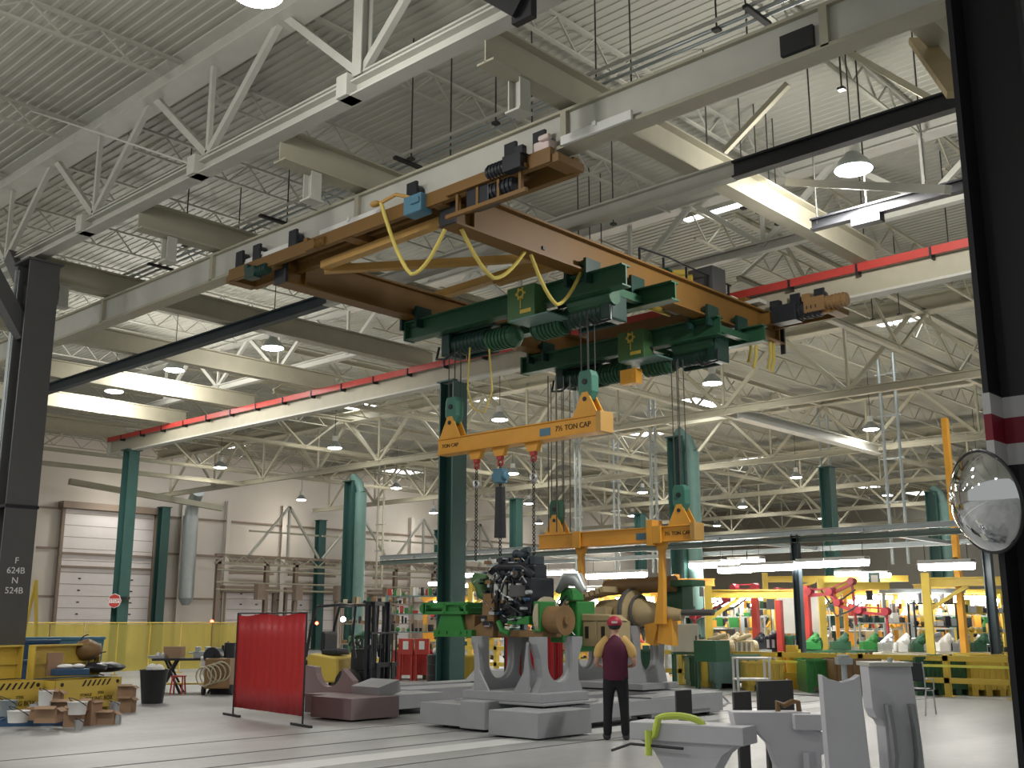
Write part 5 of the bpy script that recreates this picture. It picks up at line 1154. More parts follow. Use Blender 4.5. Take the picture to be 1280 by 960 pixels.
N = {
 'pel': ((0, 0, 0.95), (0.135, 0.095)), 'sp1': ((0, 0.0, 1.08), (0.125, 0.09)), 'sp2': ((0, -0.01, 1.24), (0.15, 0.105)), 'sp3': ((0, 0.0, 1.38), (0.155, 0.10)),
 'nk0': ((0, 0.01, 1.46), (0.07, 0.06)), 'nk': ((0, 0.02, 1.52), (0.052, 0.052)), 'h1': ((0, 0.035, 1.58), (0.066, 0.078)), 'h2': ((0, 0.04, 1.66), (0.083, 0.10)), 'h3': ((0, 0.03, 1.715), (0.055, 0.068)),
 'nose': ((0, 0.135, 1.625), 0.014),
}
E_ = [('pel', 'sp1'), ('sp1', 'sp2'), ('sp2', 'sp3'), ('sp3', 'nk0'), ('nk0', 'nk'), ('nk', 'h1'), ('h1', 'h2'), ('h2', 'h3'), ('h2', 'nose')]
for s, n_ in ((-1, 'L'), (1, 'R')):
    N.update({
     'hip'+n_: ((s*0.095, 0, 0.90), (0.095, 0.095)), 'kn'+n_: ((s*0.115, 0.02, 0.49), 0.058), 'cf'+n_: ((s*0.125, -0.015, 0.34), 0.055), 'an'+n_: ((s*0.135, -0.01, 0.09), 0.04), 'bl'+n_: ((s*0.15, 0.11, 0.035), (0.04, 0.03)), 'to'+n_: ((s*0.155, 0.17, 0.03), (0.035, 0.025)),
     'sh'+n_: ((s*0.19, 0.0, 1.40), 0.062), 'ua'+n_: ((s*0.235, -0.03, 1.27), 0.052), 'el'+n_: ((s*0.285, -0.05, 1.11), 0.038), 'fa'+n_: ((s*0.27, 0.06, 1.06), 0.035), 'wr'+n_: ((s*0.19, 0.21, 1.04), 0.024), 'pm'+n_: ((s*0.14, 0.265, 1.05), (0.038, 0.018)), 'pk'+n_: ((s*0.115, 0.295, 1.05), (0.036, 0.015)),
     'th1'+n_: ((s*0.155, 0.255, 1.085), 0.011), 'th2'+n_: ((s*0.125, 0.285, 1.105), 0.009),
     'ear'+n_: ((s*0.083, 0.035, 1.625), 0.012),
    })
    E_ += [('pel', 'hip'+n_), ('hip'+n_, 'kn'+n_), ('kn'+n_, 'cf'+n_), ('cf'+n_, 'an'+n_), ('an'+n_, 'bl'+n_), ('bl'+n_, 'to'+n_), ('sp3', 'sh'+n_), ('sh'+n_, 'ua'+n_), ('ua'+n_, 'el'+n_), ('el'+n_, 'fa'+n_), ('fa'+n_, 'wr'+n_), ('wr'+n_, 'pm'+n_), ('pm'+n_, 'pk'+n_), ('pm'+n_, 'th1'+n_), ('th1'+n_, 'th2'+n_), ('h2', 'ear'+n_)]
    for q, (dz, ln) in enumerate(((0.026, 0.06), (0.009, 0.07), (-0.009, 0.065), (-0.026, 0.05))):
        N['f%da' % q+n_] = ((s*0.095, 0.31, 1.05+dz), 0.0085); N['f%db' % q+n_] = ((s*(0.095-ln*0.55), 0.325, 1.05+dz), 0.008); N['f%dc' % q+n_] = ((s*(0.095-ln), 0.305, 1.048+dz), 0.007)
        E_ += [('pk'+n_, 'f%da' % q+n_), ('f%da' % q+n_, 'f%db' % q+n_), ('f%db' % q+n_, 'f%dc' % q+n_)]
skin('body', N, E_, 'pel', SKIN, t)
mb = MB(); SEC = ((0.85, 0.178, 0.135, 0), (0.87, 0.19, 0.142, 0), (1.0, 0.185, 0.135, 0), (1.12, 0.19, 0.138, -0.005), (1.25, 0.205, 0.142, -0.01), (1.34, 0.205, 0.135, -0.005), (1.395, 0.185, 0.118, 0), (1.435, 0.145, 0.098, 0.005), (1.465, 0.098, 0.082, 0.01), (1.495, 0.066, 0.066, 0.015), (1.505, 0.058, 0.06, 0.015))
vs = []
for k, (z, a, b, c) in enumerate(SEC):
    for q in range(28):
        w_ = 2*PI*q/28; r_ = 1+0.012*math.sin(5*w_+k*1.3); vs.append((a*math.cos(w_)*r_, c+b*math.sin(w_)*r_, z))
mb.add(vs, [(k*28+q, k*28+(q+1) % 28, (k+1)*28+(q+1) % 28, (k+1)*28+q) for k in range(len(SEC)-1) for q in range(28)])
shirt = mb.build('shirt', SHIRT, t, local=True, smooth=True); WM[shirt.name] = WM[t.name]
for s in (-1, 1):
    S = {'s0': ((s*0.085, 0.0, 1.445), (0.06, 0.075)), 's1': ((s*0.19, -0.01, 1.385), (0.085, 0.095)), 'u': ((s*0.245, -0.03, 1.26), (0.075, 0.075)), 'e': ((s*0.275, -0.045, 1.155), (0.066, 0.066))}
    o = skin('sleeve', S, [('s0', 's1'), ('s1', 'u'), ('u', 'e')], 's1', SLEEVE, shirt)
S = {'p': ((0, 0, 1.02), (0.17, 0.125)), 'q': ((0, 0, 0.90), (0.165, 0.13))}
E2 = [('p', 'q')]
for s, n_ in ((-1, 'L'), (1, 'R')):
    S.update({'h'+n_: ((s*0.098, 0, 0.80), 0.11), 'k'+n_: ((s*0.117, 0.015, 0.49), 0.078), 'c'+n_: ((s*0.127, -0.005, 0.3), 0.07), 'a'+n_: ((s*0.135, 0.0, 0.04), 0.07)})
    E2 += [('q', 'h'+n_), ('h'+n_, 'k'+n_), ('k'+n_, 'c'+n_), ('c'+n_, 'a'+n_)]
skin('trousers', S, E2, 'q', TROUS, t)
for s in (-1, 1):
    S = {'a': ((s*0.137, -0.05, 0.06), (0.07, 0.075)), 'b': ((s*0.145, 0.06, 0.055), (0.065, 0.06)), 'c': ((s*0.155, 0.19, 0.045), (0.06, 0.045))}
    skin('shoe', S, [('a', 'b'), ('b', 'c')], 'a', SHOE, t)
mb = MB(); mb.ball((0, 0.03, 1.665), 0.112, 20, 12, (0.90, 1.12, 0.92)); mb.v = [(x, y, max(z, 1.58)) for x, y, z in mb.v if True]; mb.build('hair', HAIR, t, local=True, smooth=True)
mb = MB(); mb.ball((0, 0.035, 1.68), 0.122, 22, 14, (0.93, 1.14, 0.86)); mb.v = [(x, y, max(z, 1.645)) for x, y, z in mb.v]
mb.prism([(-0.075, 0.1), (0.075, 0.1), (0.06, 0.19), (0, 0.215), (-0.06, 0.19)], (0, 0.03, 1.655), (1, 0, 0), (0, 1, 0.0), 0.008); cap_o = mb.build('cap', CAPM, t, local=True, smooth=True)
mb = MB(); mb.box((0, -0.10, 1.69), (0.09, 0.012, 0.03)); mb.build('cap_strap', PALE, cap_o, local=True)
mb = MB()
for s in (-1, 1): mb.ball((s*0.032, 0.125, 1.645), 0.011, 8, 6)
mb.box((0, 0.125, 1.585), (0.045, 0.012, 0.008)); mb.build('eyes_and_mouth', HAIR, t, local=True)
# ---------------------------------------------------------------- guard rail
t = thing('guard_rail', 'long yellow two bar guard rail between the aisle and the workstations', 'guard rail', (-18, 26, 0))
def gx(px, Y=26): return ay(px, 800, Y).x
xs = [gx(p) for p in (498, 560, 620, 700, 762, 850, 975, 1075, 1180, 1262)]
mb = MB(); mb.box((-19.5, 26, 0.86), (25, 0.09, 0.12)); mb.build('top_bar', YEL, t)
mb = MB(); mb.box((-19.5, 26, 0.36), (25, 0.09, 0.12)); mb.build('lower_bar', YEL, t)
for x in xs: mb = MB(); mb.box((x, 26.02, 0.47), (0.13, 0.13, 0.94)); mb.box((x, 26.02, 0.01), (0.28, 0.28, 0.02)); mb.build('post', YEL, t)
mb = MB(); x = gx(979); mb.box((x+0.1, 26.25, 0.55), (0.3, 0.1, 1.1)); mb.box((x+0.28, 26.2, 0.5), (0.12, 0.14, 1.0)); tag(mb.build('rail_post', YEL), 'thick double yellow gate post in the guard rail', 'post')
mb = MB(); mb.box((-12, 25.7, 0.70), (9.5, 0.01, 0.06)); tag(mb.build('barrier_tape', YEL2), 'bright lemon barrier tape strung along the guard rail', 'tape')
# ---------------------------------------------------------------- overhead workstation frame and tube lights
t = thing('light_gantry', 'green grey steel gantry over the workstations carrying the tube lights', 'gantry', (-19, 28.5, 0))
for Y, z in ((28, 3.95), (28, 4.15), (34, 4.1)):
    mb = MB(); mb.ibeam((-33, Y, z), (-8.5, Y, z), 0.14, 0.16, 0.02, 0.02); mb.build('long_beam', GREENGREY if z < 4.1 else GALV, t)
for px in (655, 1000, 1242):
    x = ay(px, 780, 28).x; mb = MB(); mb.ibeam((x, 28, 0.02), (x, 28, 4.1), 0.2, 0.2, 0.02, 0.02, up=(1, 0, 0)); mb.box((x, 28, 0.02), (0.4, 0.4, 0.03)); mb.build('gantry_post', BLU if False else DKBLUE, t)
for x in (-31, -26.5, -22, -17.5, -13, -10): mb = MB(); mb.bar((x, 27.9, 4.1), (x, 34.1, 4.1), 0.08, 0.1); mb.build('cross_beam', GALV, t)
first_l = None
def tube_light(px0, px1, py, Y, lab, z=None):
    global first_l
    a = ay(px0, py, Y); b = ay(px1, py, Y); L_ = abs(b.x-a.x); c = (a+b)/2
    t = thing('tube_light', lab, 'light', (c.x, Y, c.z), 0)
    mb = MB(); mb.box((0, 0, 0.10), (L_, 0.34, 0.05)); mb.prism([(-0.22, 0), (0.22, 0), (0.12, 0.08), (-0.12, 0.08)], (0, 0, 0.03), (0, 1, 0), (0, 0, 1), L_); mb.build('housing', WHT, t, local=True)
    mb = MB()
    for y in (-0.1, 0.1): mb.tube((-L_/2+0.03, y, -0.03), (L_/2-0.03, y, -0.03), 0.10, n=10)
    mb.build('tube', TUBE, t, local=True)
    for s in (-1, 1): mb = MB(); mb.tube((s*L_*0.4, 0, 0.1), (s*L_*0.4, 0, 0.5), 0.01, n=6); mb.build('hanger', ROD, t, local=True)
for a in ((735, 806, 718, 30, 'wide tube light right behind the second spreader beam drop arm'), (928, 996, 708, 28, 'tube light left of the dark gantry post, second of the bright row'), (998, 1033, 704, 28, 'short tube light just right of the dark gantry post'),
          (1034, 1084, 702, 28, 'bright tube light at the end of the row above the red hoist arm'), (1150, 1217, 706, 27, 'lone tilted tube light near the convex mirror'), (864, 905, 705, 31, 'thin tube light behind the tall teal column foot'), (912, 953, 701, 31, 'thin tube light above the first red hoist arm'),
          (900, 938, 711, 29.5, 'tube light joining the left end of the bright row'), (733, 757, 737, 36, 'small tube light seen under the wide one'), (710, 724, 735, 36, 'small tube light left of the drop arm'), (682, 722, 715, 38, 'distant tube light right of the engine top'), (578, 600, 718, 38, 'distant tube light between thick column and engine'),
          (579, 598, 731, 40, 'lower distant tube light between thick column and engine'), (538, 551, 729, 42, 'small tube light touching the left side of the thick column'), (1045, 1075, 716, 40, 'distant tube light row behind the red hoist arm'), (1078, 1112, 718, 41, 'furthest tube light beside the green framed sign'), (775, 800, 733, 40, 'small tube light above the tan axle'), (848, 868, 730, 40, 'round bright lamp cluster right of the orange post')):
    tube_light(*a)
# ---------------------------------------------------------------- red balance arms
def balance_arm(lab, px, Y, ztop, arm, m=RED, w=0.18):
    p = ay(px, 800, Y); t = thing('lift_assist_arm', lab, 'lift arm', (p.x, p.y, 0))
    mb = MB(); mb.box((p.x, Y, ztop/2), (w, w, ztop)); mb.box((p.x, Y, 0.03), (0.5, 0.5, 0.06)); mb.build('mast', m, t)
    pts = [ay(x, y, Y) for x, y in arm]
    for q, r in zip(pts, pts[1:]):
        mb = MB(); mb.bar(q, r, 0.06, 0.08); mb.bar(q+Vector((0, 0, 0.16)), r+Vector((0, 0, 0.16)), 0.035, 0.04); mb.build('arm_link', REDD, t)
    for q in pts: mb = MB(); mb.tube(q+Vector((0, -0.12, 0.08)), q+Vector((0, 0.12, 0.08)), 0.11, n=12); mb.build('joint', REDD, t)
    mb = MB(); mb.path([pts[-1], pts[-1]+Vector((0.02, 0, -0.5)), pts[-1]+Vector((0.05, 0, -1.2))], 0.04); mb.build('drop_handle', REDD, t)
    mb = MB(); q = pts[len(pts)//2]; mb.path([q+Vector((-0.3, -0.1, 0.1)), q+Vector((0, -0.15, -0.3)), q+Vector((0.4, -0.1, -0.15)), q+Vector((0.8, -0.1, 0.1))], 0.025); mb.build('air_hose', DARK, t)
    return t
balance_arm('red lift assist mast with folded arm reaching down towards the cream cabinet', 946, 29.5, 2.55, ((944, 737), (918, 738), (908, 752), (868, 774)))
balance_arm('red lift assist mast in the middle, its pale arms reaching back', 976, 31, 2.35, ((972, 742), (1010, 745), (1040, 742), (1065, 730)))
balance_arm('orange red lift assist mast with a long curved arm by the gantry post', 1011, 30, 2.75, ((1012, 743), (1038, 743), (1048, 757), (1075, 766), (1108, 768)))
# ---------------------------------------------------------------- yellow jib cranes
def jib(lab, px, D, h, L_, ang, m=YEL, w=0.21):
    p = ad(px, 800, D); t = thing('jib_crane', lab, 'jib crane', (p.x, p.y, 0), ang)
    mb = MB(); mb.box((0, 0, h/2), (w, w, h)); mb.box((0, 0, 0.02), (w*2.2, w*2.2, 0.04)); mb.build('mast', m, t, local=True)
    mb = MB(); mb.ibeam((0, 0, h-0.25), (L_, 0, h-0.25), 0.16, 0.24); mb.build('boom', m, t, local=True)
    mb = MB(); mb.bar((0, 0, h-1.0), (L_*0.35, 0, h-0.36), 0.1); mb.build('brace', m, t, local=True)
    mb = MB(); mb.box((L_*0.7, 0, h-0.55), (0.2, 0.16, 0.3)); mb.tube((L_*0.7, 0, h-0.7), (L_*0.7, 0, h-1.4), 0.012); mb.build('chain_hoist', DARK, t, local=True)
    return t
jib('pale yellow jib crane behind the first red lift arm', 887, 33, 2.75, 2.6, 0.7)
jib('yellow jib crane with tapered mast, left of the mirror at the right side', 1163, 32, 3.0, 3.0, 0.25)
jib('orange post and short arm behind the second drop arm', 847, 36, 3.2, 1.3, 0.9, SPR)
jib('yellow jib crane behind the tall gantry post and orange red mast', 1030, 38, 3.1, 2.2, 0.6)
jib('yellow jib crane far off behind the axle casting', 762, 44, 3.4, 3.0, 0.5)
jib('tall yellow jib crane beyond the green bins', 1212, 44, 3.3, 3.5, 2.5)
jib('slim yellow jib crane left of the engine, behind the thick column', 588, 46, 3.3, 2.6, 0.5)
jib('pale yellow jib crane with long boom behind the red middle mast', 960, 45, 3.6, 5.5, 0.6)
mb = MB(); p = ay(1190, 700, 30); mb.box((-11.3, 30, 5.3), (0.14, 0.2, 3.9)); mb.box((-11.3, 30, 1.7), (0.15, 0.2, 3.4)); tag(mb.build('yellow_post', SPR), 'tall ochre post rising behind the left edge of the convex mirror', 'post')
# ladder like cable masts rising to the roof
for px, Y, w, z1, lab in ((1118, 36, 0.55, 10.9, 'tall twin pipe cable drop left of the distant lamps'), (722, 33, 0.22, 10.9, 'grey pipe drop rising behind the second spreader beam'), (817, 36, 0.24, 10.9, 'pale blue grey pipe drop left of the tall teal column'), (1033, 43, 0.4, 10.9, 'thin twin pipe drop right of the second row column'), (477, 41, 0.5, 10.9, 'cream twin pipe drop between the two green columns'), (770, 44, 0.3, 10.9, 'thin pipe drop left of the peaked truss')):
    x = ay(px, 600, Y).x; mb = MB()
    t = thing('cable_drop', lab, 'pipe', (x, Y, 3.6))
    for s in (-1, 1): mb = MB(); mb.tube((x+s*w/2, Y, 3.6), (x+s*w/2, Y, z1), 0.06, n=8); mb.build('riser_pipe', GALV if px != 477 else STEEL, t)
    mb = MB(); z = 4.2
    while z < z1: mb.box((x, Y, z), (w+0.3, 0.08, 0.05)); z += 1.5
    mb.build('bracket', GALV, t)
# ---------------------------------------------------------------- benches, racks, crates of the work area
def rack(lab, px, D, w, h, m, seed, cols, rz=None):
    p = ad(px, 800, D); t = thing('parts_rack', lab, 'rack', (p.x, p.y, 0), YAW if rz is None else rz); random.seed(seed)
    for sx in (-1, 1):
        for sy in (-1, 1): mb = MB(); mb.box((sx*w/2, sy*0.25, h/2), (0.05, 0.05, h)); mb.build('upright', m, t, local=True)
    ns = max(2, int(h/0.5))
    for k in range(ns):
        z = 0.15+k*(h-0.2)/(ns-1) if ns > 1 else h
        mb = MB(); mb.box((0, 0, z), (w, 0.5, 0.035)); mb.build('shelf', m, t, local=True)
    cc = [MB() for _ in cols]
    for k in range(ns):
        z = 0.17+k*(h-0.2)/(ns-1); x = -w/2+0.1
        while x < w/2-0.1:
            q = random.choice(cc); hh = random.uniform(0.1, 0.32); ww = random.uniform(0.08, 0.2)
            r = random.random()
            if r < 0.4: q.box((x, random.uniform(-0.1, 0.1), z+hh/2), (ww, 0.25, hh))
            elif r < 0.75: q.tube((x, -0.05, z), (x, -0.05, z+hh), ww*0.5, n=10)
            else: q.ball((x, -0.08, z+ww*0.5), ww*0.55, 8, 6)
            x += ww+0.04
    for q, c in zip(cc, cols):
        if q.v: o = q.build('stored_parts', c, t, local=True); o['kind'] = 'stuff'
    return t
rack('tall rack crowded with small coloured parts beside the forklift mast', 530, 38, 2.6, 2.6, COLT, 11, (RIM, BLK, TANC, RED, TGRN, WHT))
rack('long parts rack behind the dark chair and green bins', 1105, 36, 1.6, 1.7, GALV, 12, (DKBLUE, SILV, WHT, GRN))
rack('rack of metal parts under the yellow jib crane at the right', 1172, 37, 1.5, 2.3, DKBLUE, 13, (SILV, DARK, WHT, BRN))
rack('rack with yellow and dark parts right of the yellow jib crane', 1235, 38, 1.5, 2.0, YEL, 14, (DARK, SILV, GRN, YEL))
rack('low rack behind the cream cabinet', 905, 37, 2.6, 1.9, GALV, 15, (BLK, TGRN, RIM, GRN))
rack('distant rack between engine and drop arm', 705, 46, 3.2, 2.0, YEL, 16, (YEL, RED, BLK, WHT))
rack('distant rack below the tube lights right of the axle', 800, 48, 4, 2.4, YEL, 17, (YEL, SPR, BLK, WHT, RED))
rack('far rack behind the red middle mast', 985, 42, 3, 2.2, GALV, 18, (DARK, WHT, GRN, RIM))
rack('far rack behind the long curved red arm', 1062, 46, 3.2, 2.6, WHT, 19, (YEL, WHT, BLK, SPR))
rack('rack with brown and green parts left of the thick column', 470, 42, 2.6, 2.4, WBRN, 20, (BRN, GRN, DARK, RIM))
rack('far rack at the foot of the back wall windows', 1140, 56, 5, 2.3, YEL, 21, (SPR, BLK, WHT, RED))
rack('far rack beside the last jib crane', 1240, 56, 4, 2.0, SPR, 22, (YEL, BLK, WHT, GRN))
def bench(lab, px, D, w, m, top=GALV, items=(GRN, BLK, SILV), seed=1):
    p = ad(px, 800, D); t = thing('workbench', lab, 'workbench', (p.x, p.y, 0), YAW); random.seed(seed)
    mb = MB(); mb.box((0, 0, 0.85), (w, 0.7, 0.06)); mb.build('tabletop', top, t, local=True)
    for sx in (-1, 1):
        for sy in (-1, 1): mb = MB(); mb.box((sx*(w/2-0.06), sy*0.3, 0.41), (0.07, 0.07, 0.82)); mb.build('leg', m, t, local=True)
    mb = MB(); mb.box((0, 0, 0.3), (w-0.1, 0.6, 0.04)); mb.build('lower_shelf', m, t, local=True)
    for k, c in enumerate(items):
        mb = MB(); x = -w/2+w*(k+0.5)/len(items)
        mb.box((x, 0, 1.02), (w/len(items)*0.6, 0.4, 0.25)); mb.tube((x-0.1, -0.1, 1.1), (x+0.2, -0.1, 1.35), 0.08, n=10); mb.ball((x+0.1, -0.15, 1.2), 0.12, 10, 6); mb.build('work_piece', c, t, local=True, bevel=0.02)
    return t
bench('bench with green long casting behind the gantry post', 1050, 34, 2.6, GALV, GRN, (TGRN, GRN, TGRN), 2)
bench('bench with black engine parts left of the first red mast', 915, 34, 2.2, GALV, GALV, (BLK, RIM, BLK), 3)
bench('bench piled with silver parts behind the dipped plate', 1125, 32, 1.3, CREAM, CREAM, (SILV, WHT, GRN), 4)
bench('bench with white and silver parts above the green bins', 1200, 33, 1.5, CREAM, CREAM, (WHT, SILV, GRN), 5)
bench('bench with tan castings behind the cream cabinet', 880, 32.5, 1.8, GALV, GALV, (TANC, BRN), 6)
bench('far bench with yellow parts right of the middle mast', 1000, 40, 2.6, YEL, YEL, (YEL, GRN, SILV), 7)
bench('red topped bench behind the right red curtain panel', 740, 34, 2.2, BRN, RED, (RED, BRN), 8)
bench('bench with green and yellow parts left of the gantry post', 640, 38, 2.6, YEL, YEL, (YEL, TGRN, YEL), 9)
cab(812+31, 795, 0.0, 0.0, 30, 'x') if False else None
p = ad(856, 800, 29.5); cab(856, 800, 0.66, 0.72, 29.5, 'cream control cabinet on a yellow stand beside the yellow shields', CREAM, 0.92)
t = thing('cabinet_stand', 'dark green stand under the cream control cabinet', 'stand', (p.x, p.y, 0), YAW)
mb = MB(); mb.box((0, 0, 0.89), (0.7, 0.5, 0.05)); mb.build('shelf_plate', GRN, t, local=True)
for sx in (-1, 1):
    for sy in (-1, 1): mb = MB(); mb.box((sx*0.3, sy*0.2, 0.44), (0.06, 0.06, 0.87)); mb.build('leg', GRN, t, local=True)
def bin_(lab, px, D, w, h, m, rz=None):
    p = ad(px, 800, D); t = thing('parts_crate', lab, 'crate', (p.x, p.y, 0), YAW if rz is None else rz)
    mb = MB()
    for c, dd in (((0, -0.45, 0.14+h/2), (w, 0.04, h)), ((0, 0.45, 0.14+h/2), (w, 0.04, h)), ((-w/2+0.02, 0, 0.14+h/2), (0.04, 0.9, h)), ((w/2-0.02, 0, 0.14+h/2), (0.04, 0.9, h)), ((0, 0, 0.16), (w, 0.9, 0.04))): mb.box(c, dd)
    for k in range(6): mb.box((-w/2+w*(k+0.5)/6, -0.48, 0.14+h/2), (0.05, 0.03, h))
    mb.build('body', m, t, local=True)
    mb = MB(); mb.box((0, -0.49, 0.14+h), (w+0.04, 0.06, 0.06)); mb.box((0, 0.47, 0.14+h), (w+0.04, 0.06, 0.06)); mb.build('rim', m, t, local=True)
    for x in (-w*0.4, 0, w*0.4): mb = MB(); mb.box((x, 0, 0.07), (0.14, 0.9, 0.14)); mb.build('foot', m, t, local=True)
    return t
bin_('dark green parts crate directly right of the empty chair', 1150, 28.6, 0.64, 0.72, GRN)
bin_('dark green parts crate beside the first yellow crate', 1184, 28.9, 0.66, 0.74, GRN)
bin_('yellow parts crate right of the green crates', 1221, 28.9, 0.8, 0.78, YEL)
bin_('yellow parts crate nearest the charcoal column', 1263, 29.4, 0.8, 0.72, YEL)
bin_('brown crate behind the dipped plate', 1062, 28.5, 1.1, 0.66, BRN)
bin_('green crate behind the gantry post foot', 1022, 29, 0.9, 0.62, TGRN)
bin_('yellow crate behind the gate post', 950, 29.2, 0.9, 0.55, YEL)
bin_('dark teal crate left of the gate post', 915, 30, 1.2, 0.7, COLT)
bin_('yellow crate seen left of the engine stand', 592, 31, 0.9, 0.6, YEL)
bin_('red and orange crate beside the parts rack', 518, 34, 1.2, 0.7, RED)
bin_('green crate right of the red crate', 548, 34, 0.9, 0.7, GRN)
bin_('green crate under the tan axle', 790, 30, 1.2, 0.8, GRN)
bin_('yellow crate between the engine stand and second stand', 720, 31.5, 0.9, 0.5, YEL)
bin_('dark green crate under the cream cabinet side', 880, 31, 1.0, 0.6, GRN)
# orange cabinets with white sheets, monitor, small things
for k, (px, D, lab) in enumerate(((508, 33, 'orange red cabinet with a white notice, left of the pair'), (528, 33, 'orange red cabinet with a white notice, right of the pair'))):
    p = ad(px, 800, D); t = thing('metal_cabinet', lab, 'cabinet', (p.x, p.y, 0), YAW)
    mb = MB(); mb.box((0, 0, 0.98), (0.42, 0.4, 0.45)); mb.build('body', RED, t, local=True, bevel=0.01)
    mb = MB(); mb.box((0, -0.205, 1.02), (0.16, 0.01, 0.24)); mb.build('notice', WHT, t, local=True)
    for sx in (-1, 1): mb = MB(); mb.box((sx*0.17, 0, 0.38), (0.05, 0.3, 0.76)); mb.build('leg', RED, t, local=True)
t = thing('tool_stand', 'white framed open stand behind the guard rail', 'stand', tuple(ad(940, 858, 27.5))[:2]+(0,), YAW)
for sx in (-1, 1):
    for sy in (-1, 1): mb = MB(); mb.box((sx*0.38, sy*0.25, 0.42), (0.05, 0.05, 0.84)); mb.build('leg', WHT, t, local=True)
for z in (0.35, 0.84): mb = MB(); mb.box((0, 0, z), (0.8, 0.55, 0.04)); mb.build('shelf', WHT, t, local=True)
def exit_sign(px, py, D):
    p = ad(px, py, D); t = thing('hanging_sign', 'small teal framed white sign hanging by the far windows', 'sign', tuple(p), YAW)
    mb = MB(); mb.box((0, 0, 0), (0.42, 0.05, 0.62)); mb.build('frame', COLT, t, local=True)
    mb = MB(); mb.box((0, -0.03, 0), (0.24, 0.02, 0.46)); mb.build('face', WHT, t, local=True)
exit_sign(1093, 727, 42)
# round tank and barrel of green/dark in the middle
for px, D, lab, m in ((548, 30, 'dark round bin with white items in front of the thick green column', DARK), (562, 31, 'olive cylinder standing beside the thick green column', GRN2)):
    p = ad(px, 800, D); t = thing('drum', lab, 'drum', (p.x, p.y, 0)); mb = MB(); mb.lathe([(0.28, 0), (0.3, 0.02), (0.3, 0.82), (0.27, 0.84)], (0, 0, 0), n=20); mb.build('drum_body', m, t, local=True, smooth=True)
    mb = MB(); mb.ring((0, 0, 0.3), 0.3, 0.012, n=20); mb.ring((0, 0, 0.58), 0.3, 0.012, n=20); mb.build('hoop', m, t, local=True)
    mb = MB(); mb.ball((-0.08, 0, 0.92), 0.1, 10, 6); mb.ball((0.12, 0, 0.9), 0.09, 10, 6); mb.build('contents', WHT, t, local=True)
for px, py, D, m, lab in ((1190, 775, 30, None, ''),):
    pass
# engines on stands in the rear work area
def small_engine(lab, px, D, m, s=1.0):
    p = ad(px, 800, D); t = thing('engine', lab, 'engine', (p.x, p.y, 0), YAW+0.3)
    mb = MB(); mb.box((0, 0, 1.0), (0.8*s, 0.5*s, 0.5*s)); mb.tube((0.4*s, 0, 1.0), (0.6*s, 0, 1.0), 0.25*s, n=16); mb.tube((-0.3*s, -0.2*s, 1.2), (0.3*s, -0.2*s, 1.35), 0.08*s, n=10); mb.ball((0.1, 0, 1.3), 0.13*s, 10, 6); mb.build('block', m, t, local=True, bevel=0.03)
    mb = MB()
    for k in range(4): mb.tube((-0.3*s+0.18*k*s, -0.27*s, 0.9), (-0.3*s+0.18*k*s, -0.27*s, 1.15), 0.05*s, n=8)
    mb.build('filters', SILV, t, local=True)
    for sx in (-1, 1): mb = MB(); mb.box((sx*0.3, 0, 0.38), (0.08, 0.5, 0.76)); mb.build('leg', YEL, t, local=True)
small_engine('dark engine on a yellow stand behind the first red mast', 965, 36, BLK)
small_engine('green engine on a yellow stand near the gantry post', 1000, 36, GRN, 1.1)
small_engine('green engine on a stand under the wide tube light', 775, 38, TGRN)
small_engine('khaki gearbox on a stand left of the first red mast', 892, 30.5, TANC, 0.9)
small_engine('khaki gearbox on a stand next to the red mast foot', 925, 31, TANC, 0.8)
small_engine('dark engine seen past the forklift cab', 452, 36, GRN)
small_engine('silver gearbox on a stand under the jib crane boom', 1160, 34, SILV)
# white shrouds
for px, D, w, h, z, lab in ((1000, 40, 1.4, 1.5, 1.3, 'white sheet draped between the red masts'), (750, 50, 2.2, 1.6, 1.7, 'bright white screen panel far behind the drop arm')):
    p = ad(px, 800, D); t = thing('white_panel', lab, 'panel', (p.x, p.y, 0), YAW); mb = MB(); mb.box((0, 0, z+h/2), (w, 0.05, h)); mb.build('sheet', WHT, t, local=True)
    for s in (-1, 1): mb = MB(); mb.box((s*w/2, 0, (z+h)/2), (0.06, 0.06, z+h)); mb.build('post', WHT, t, local=True)
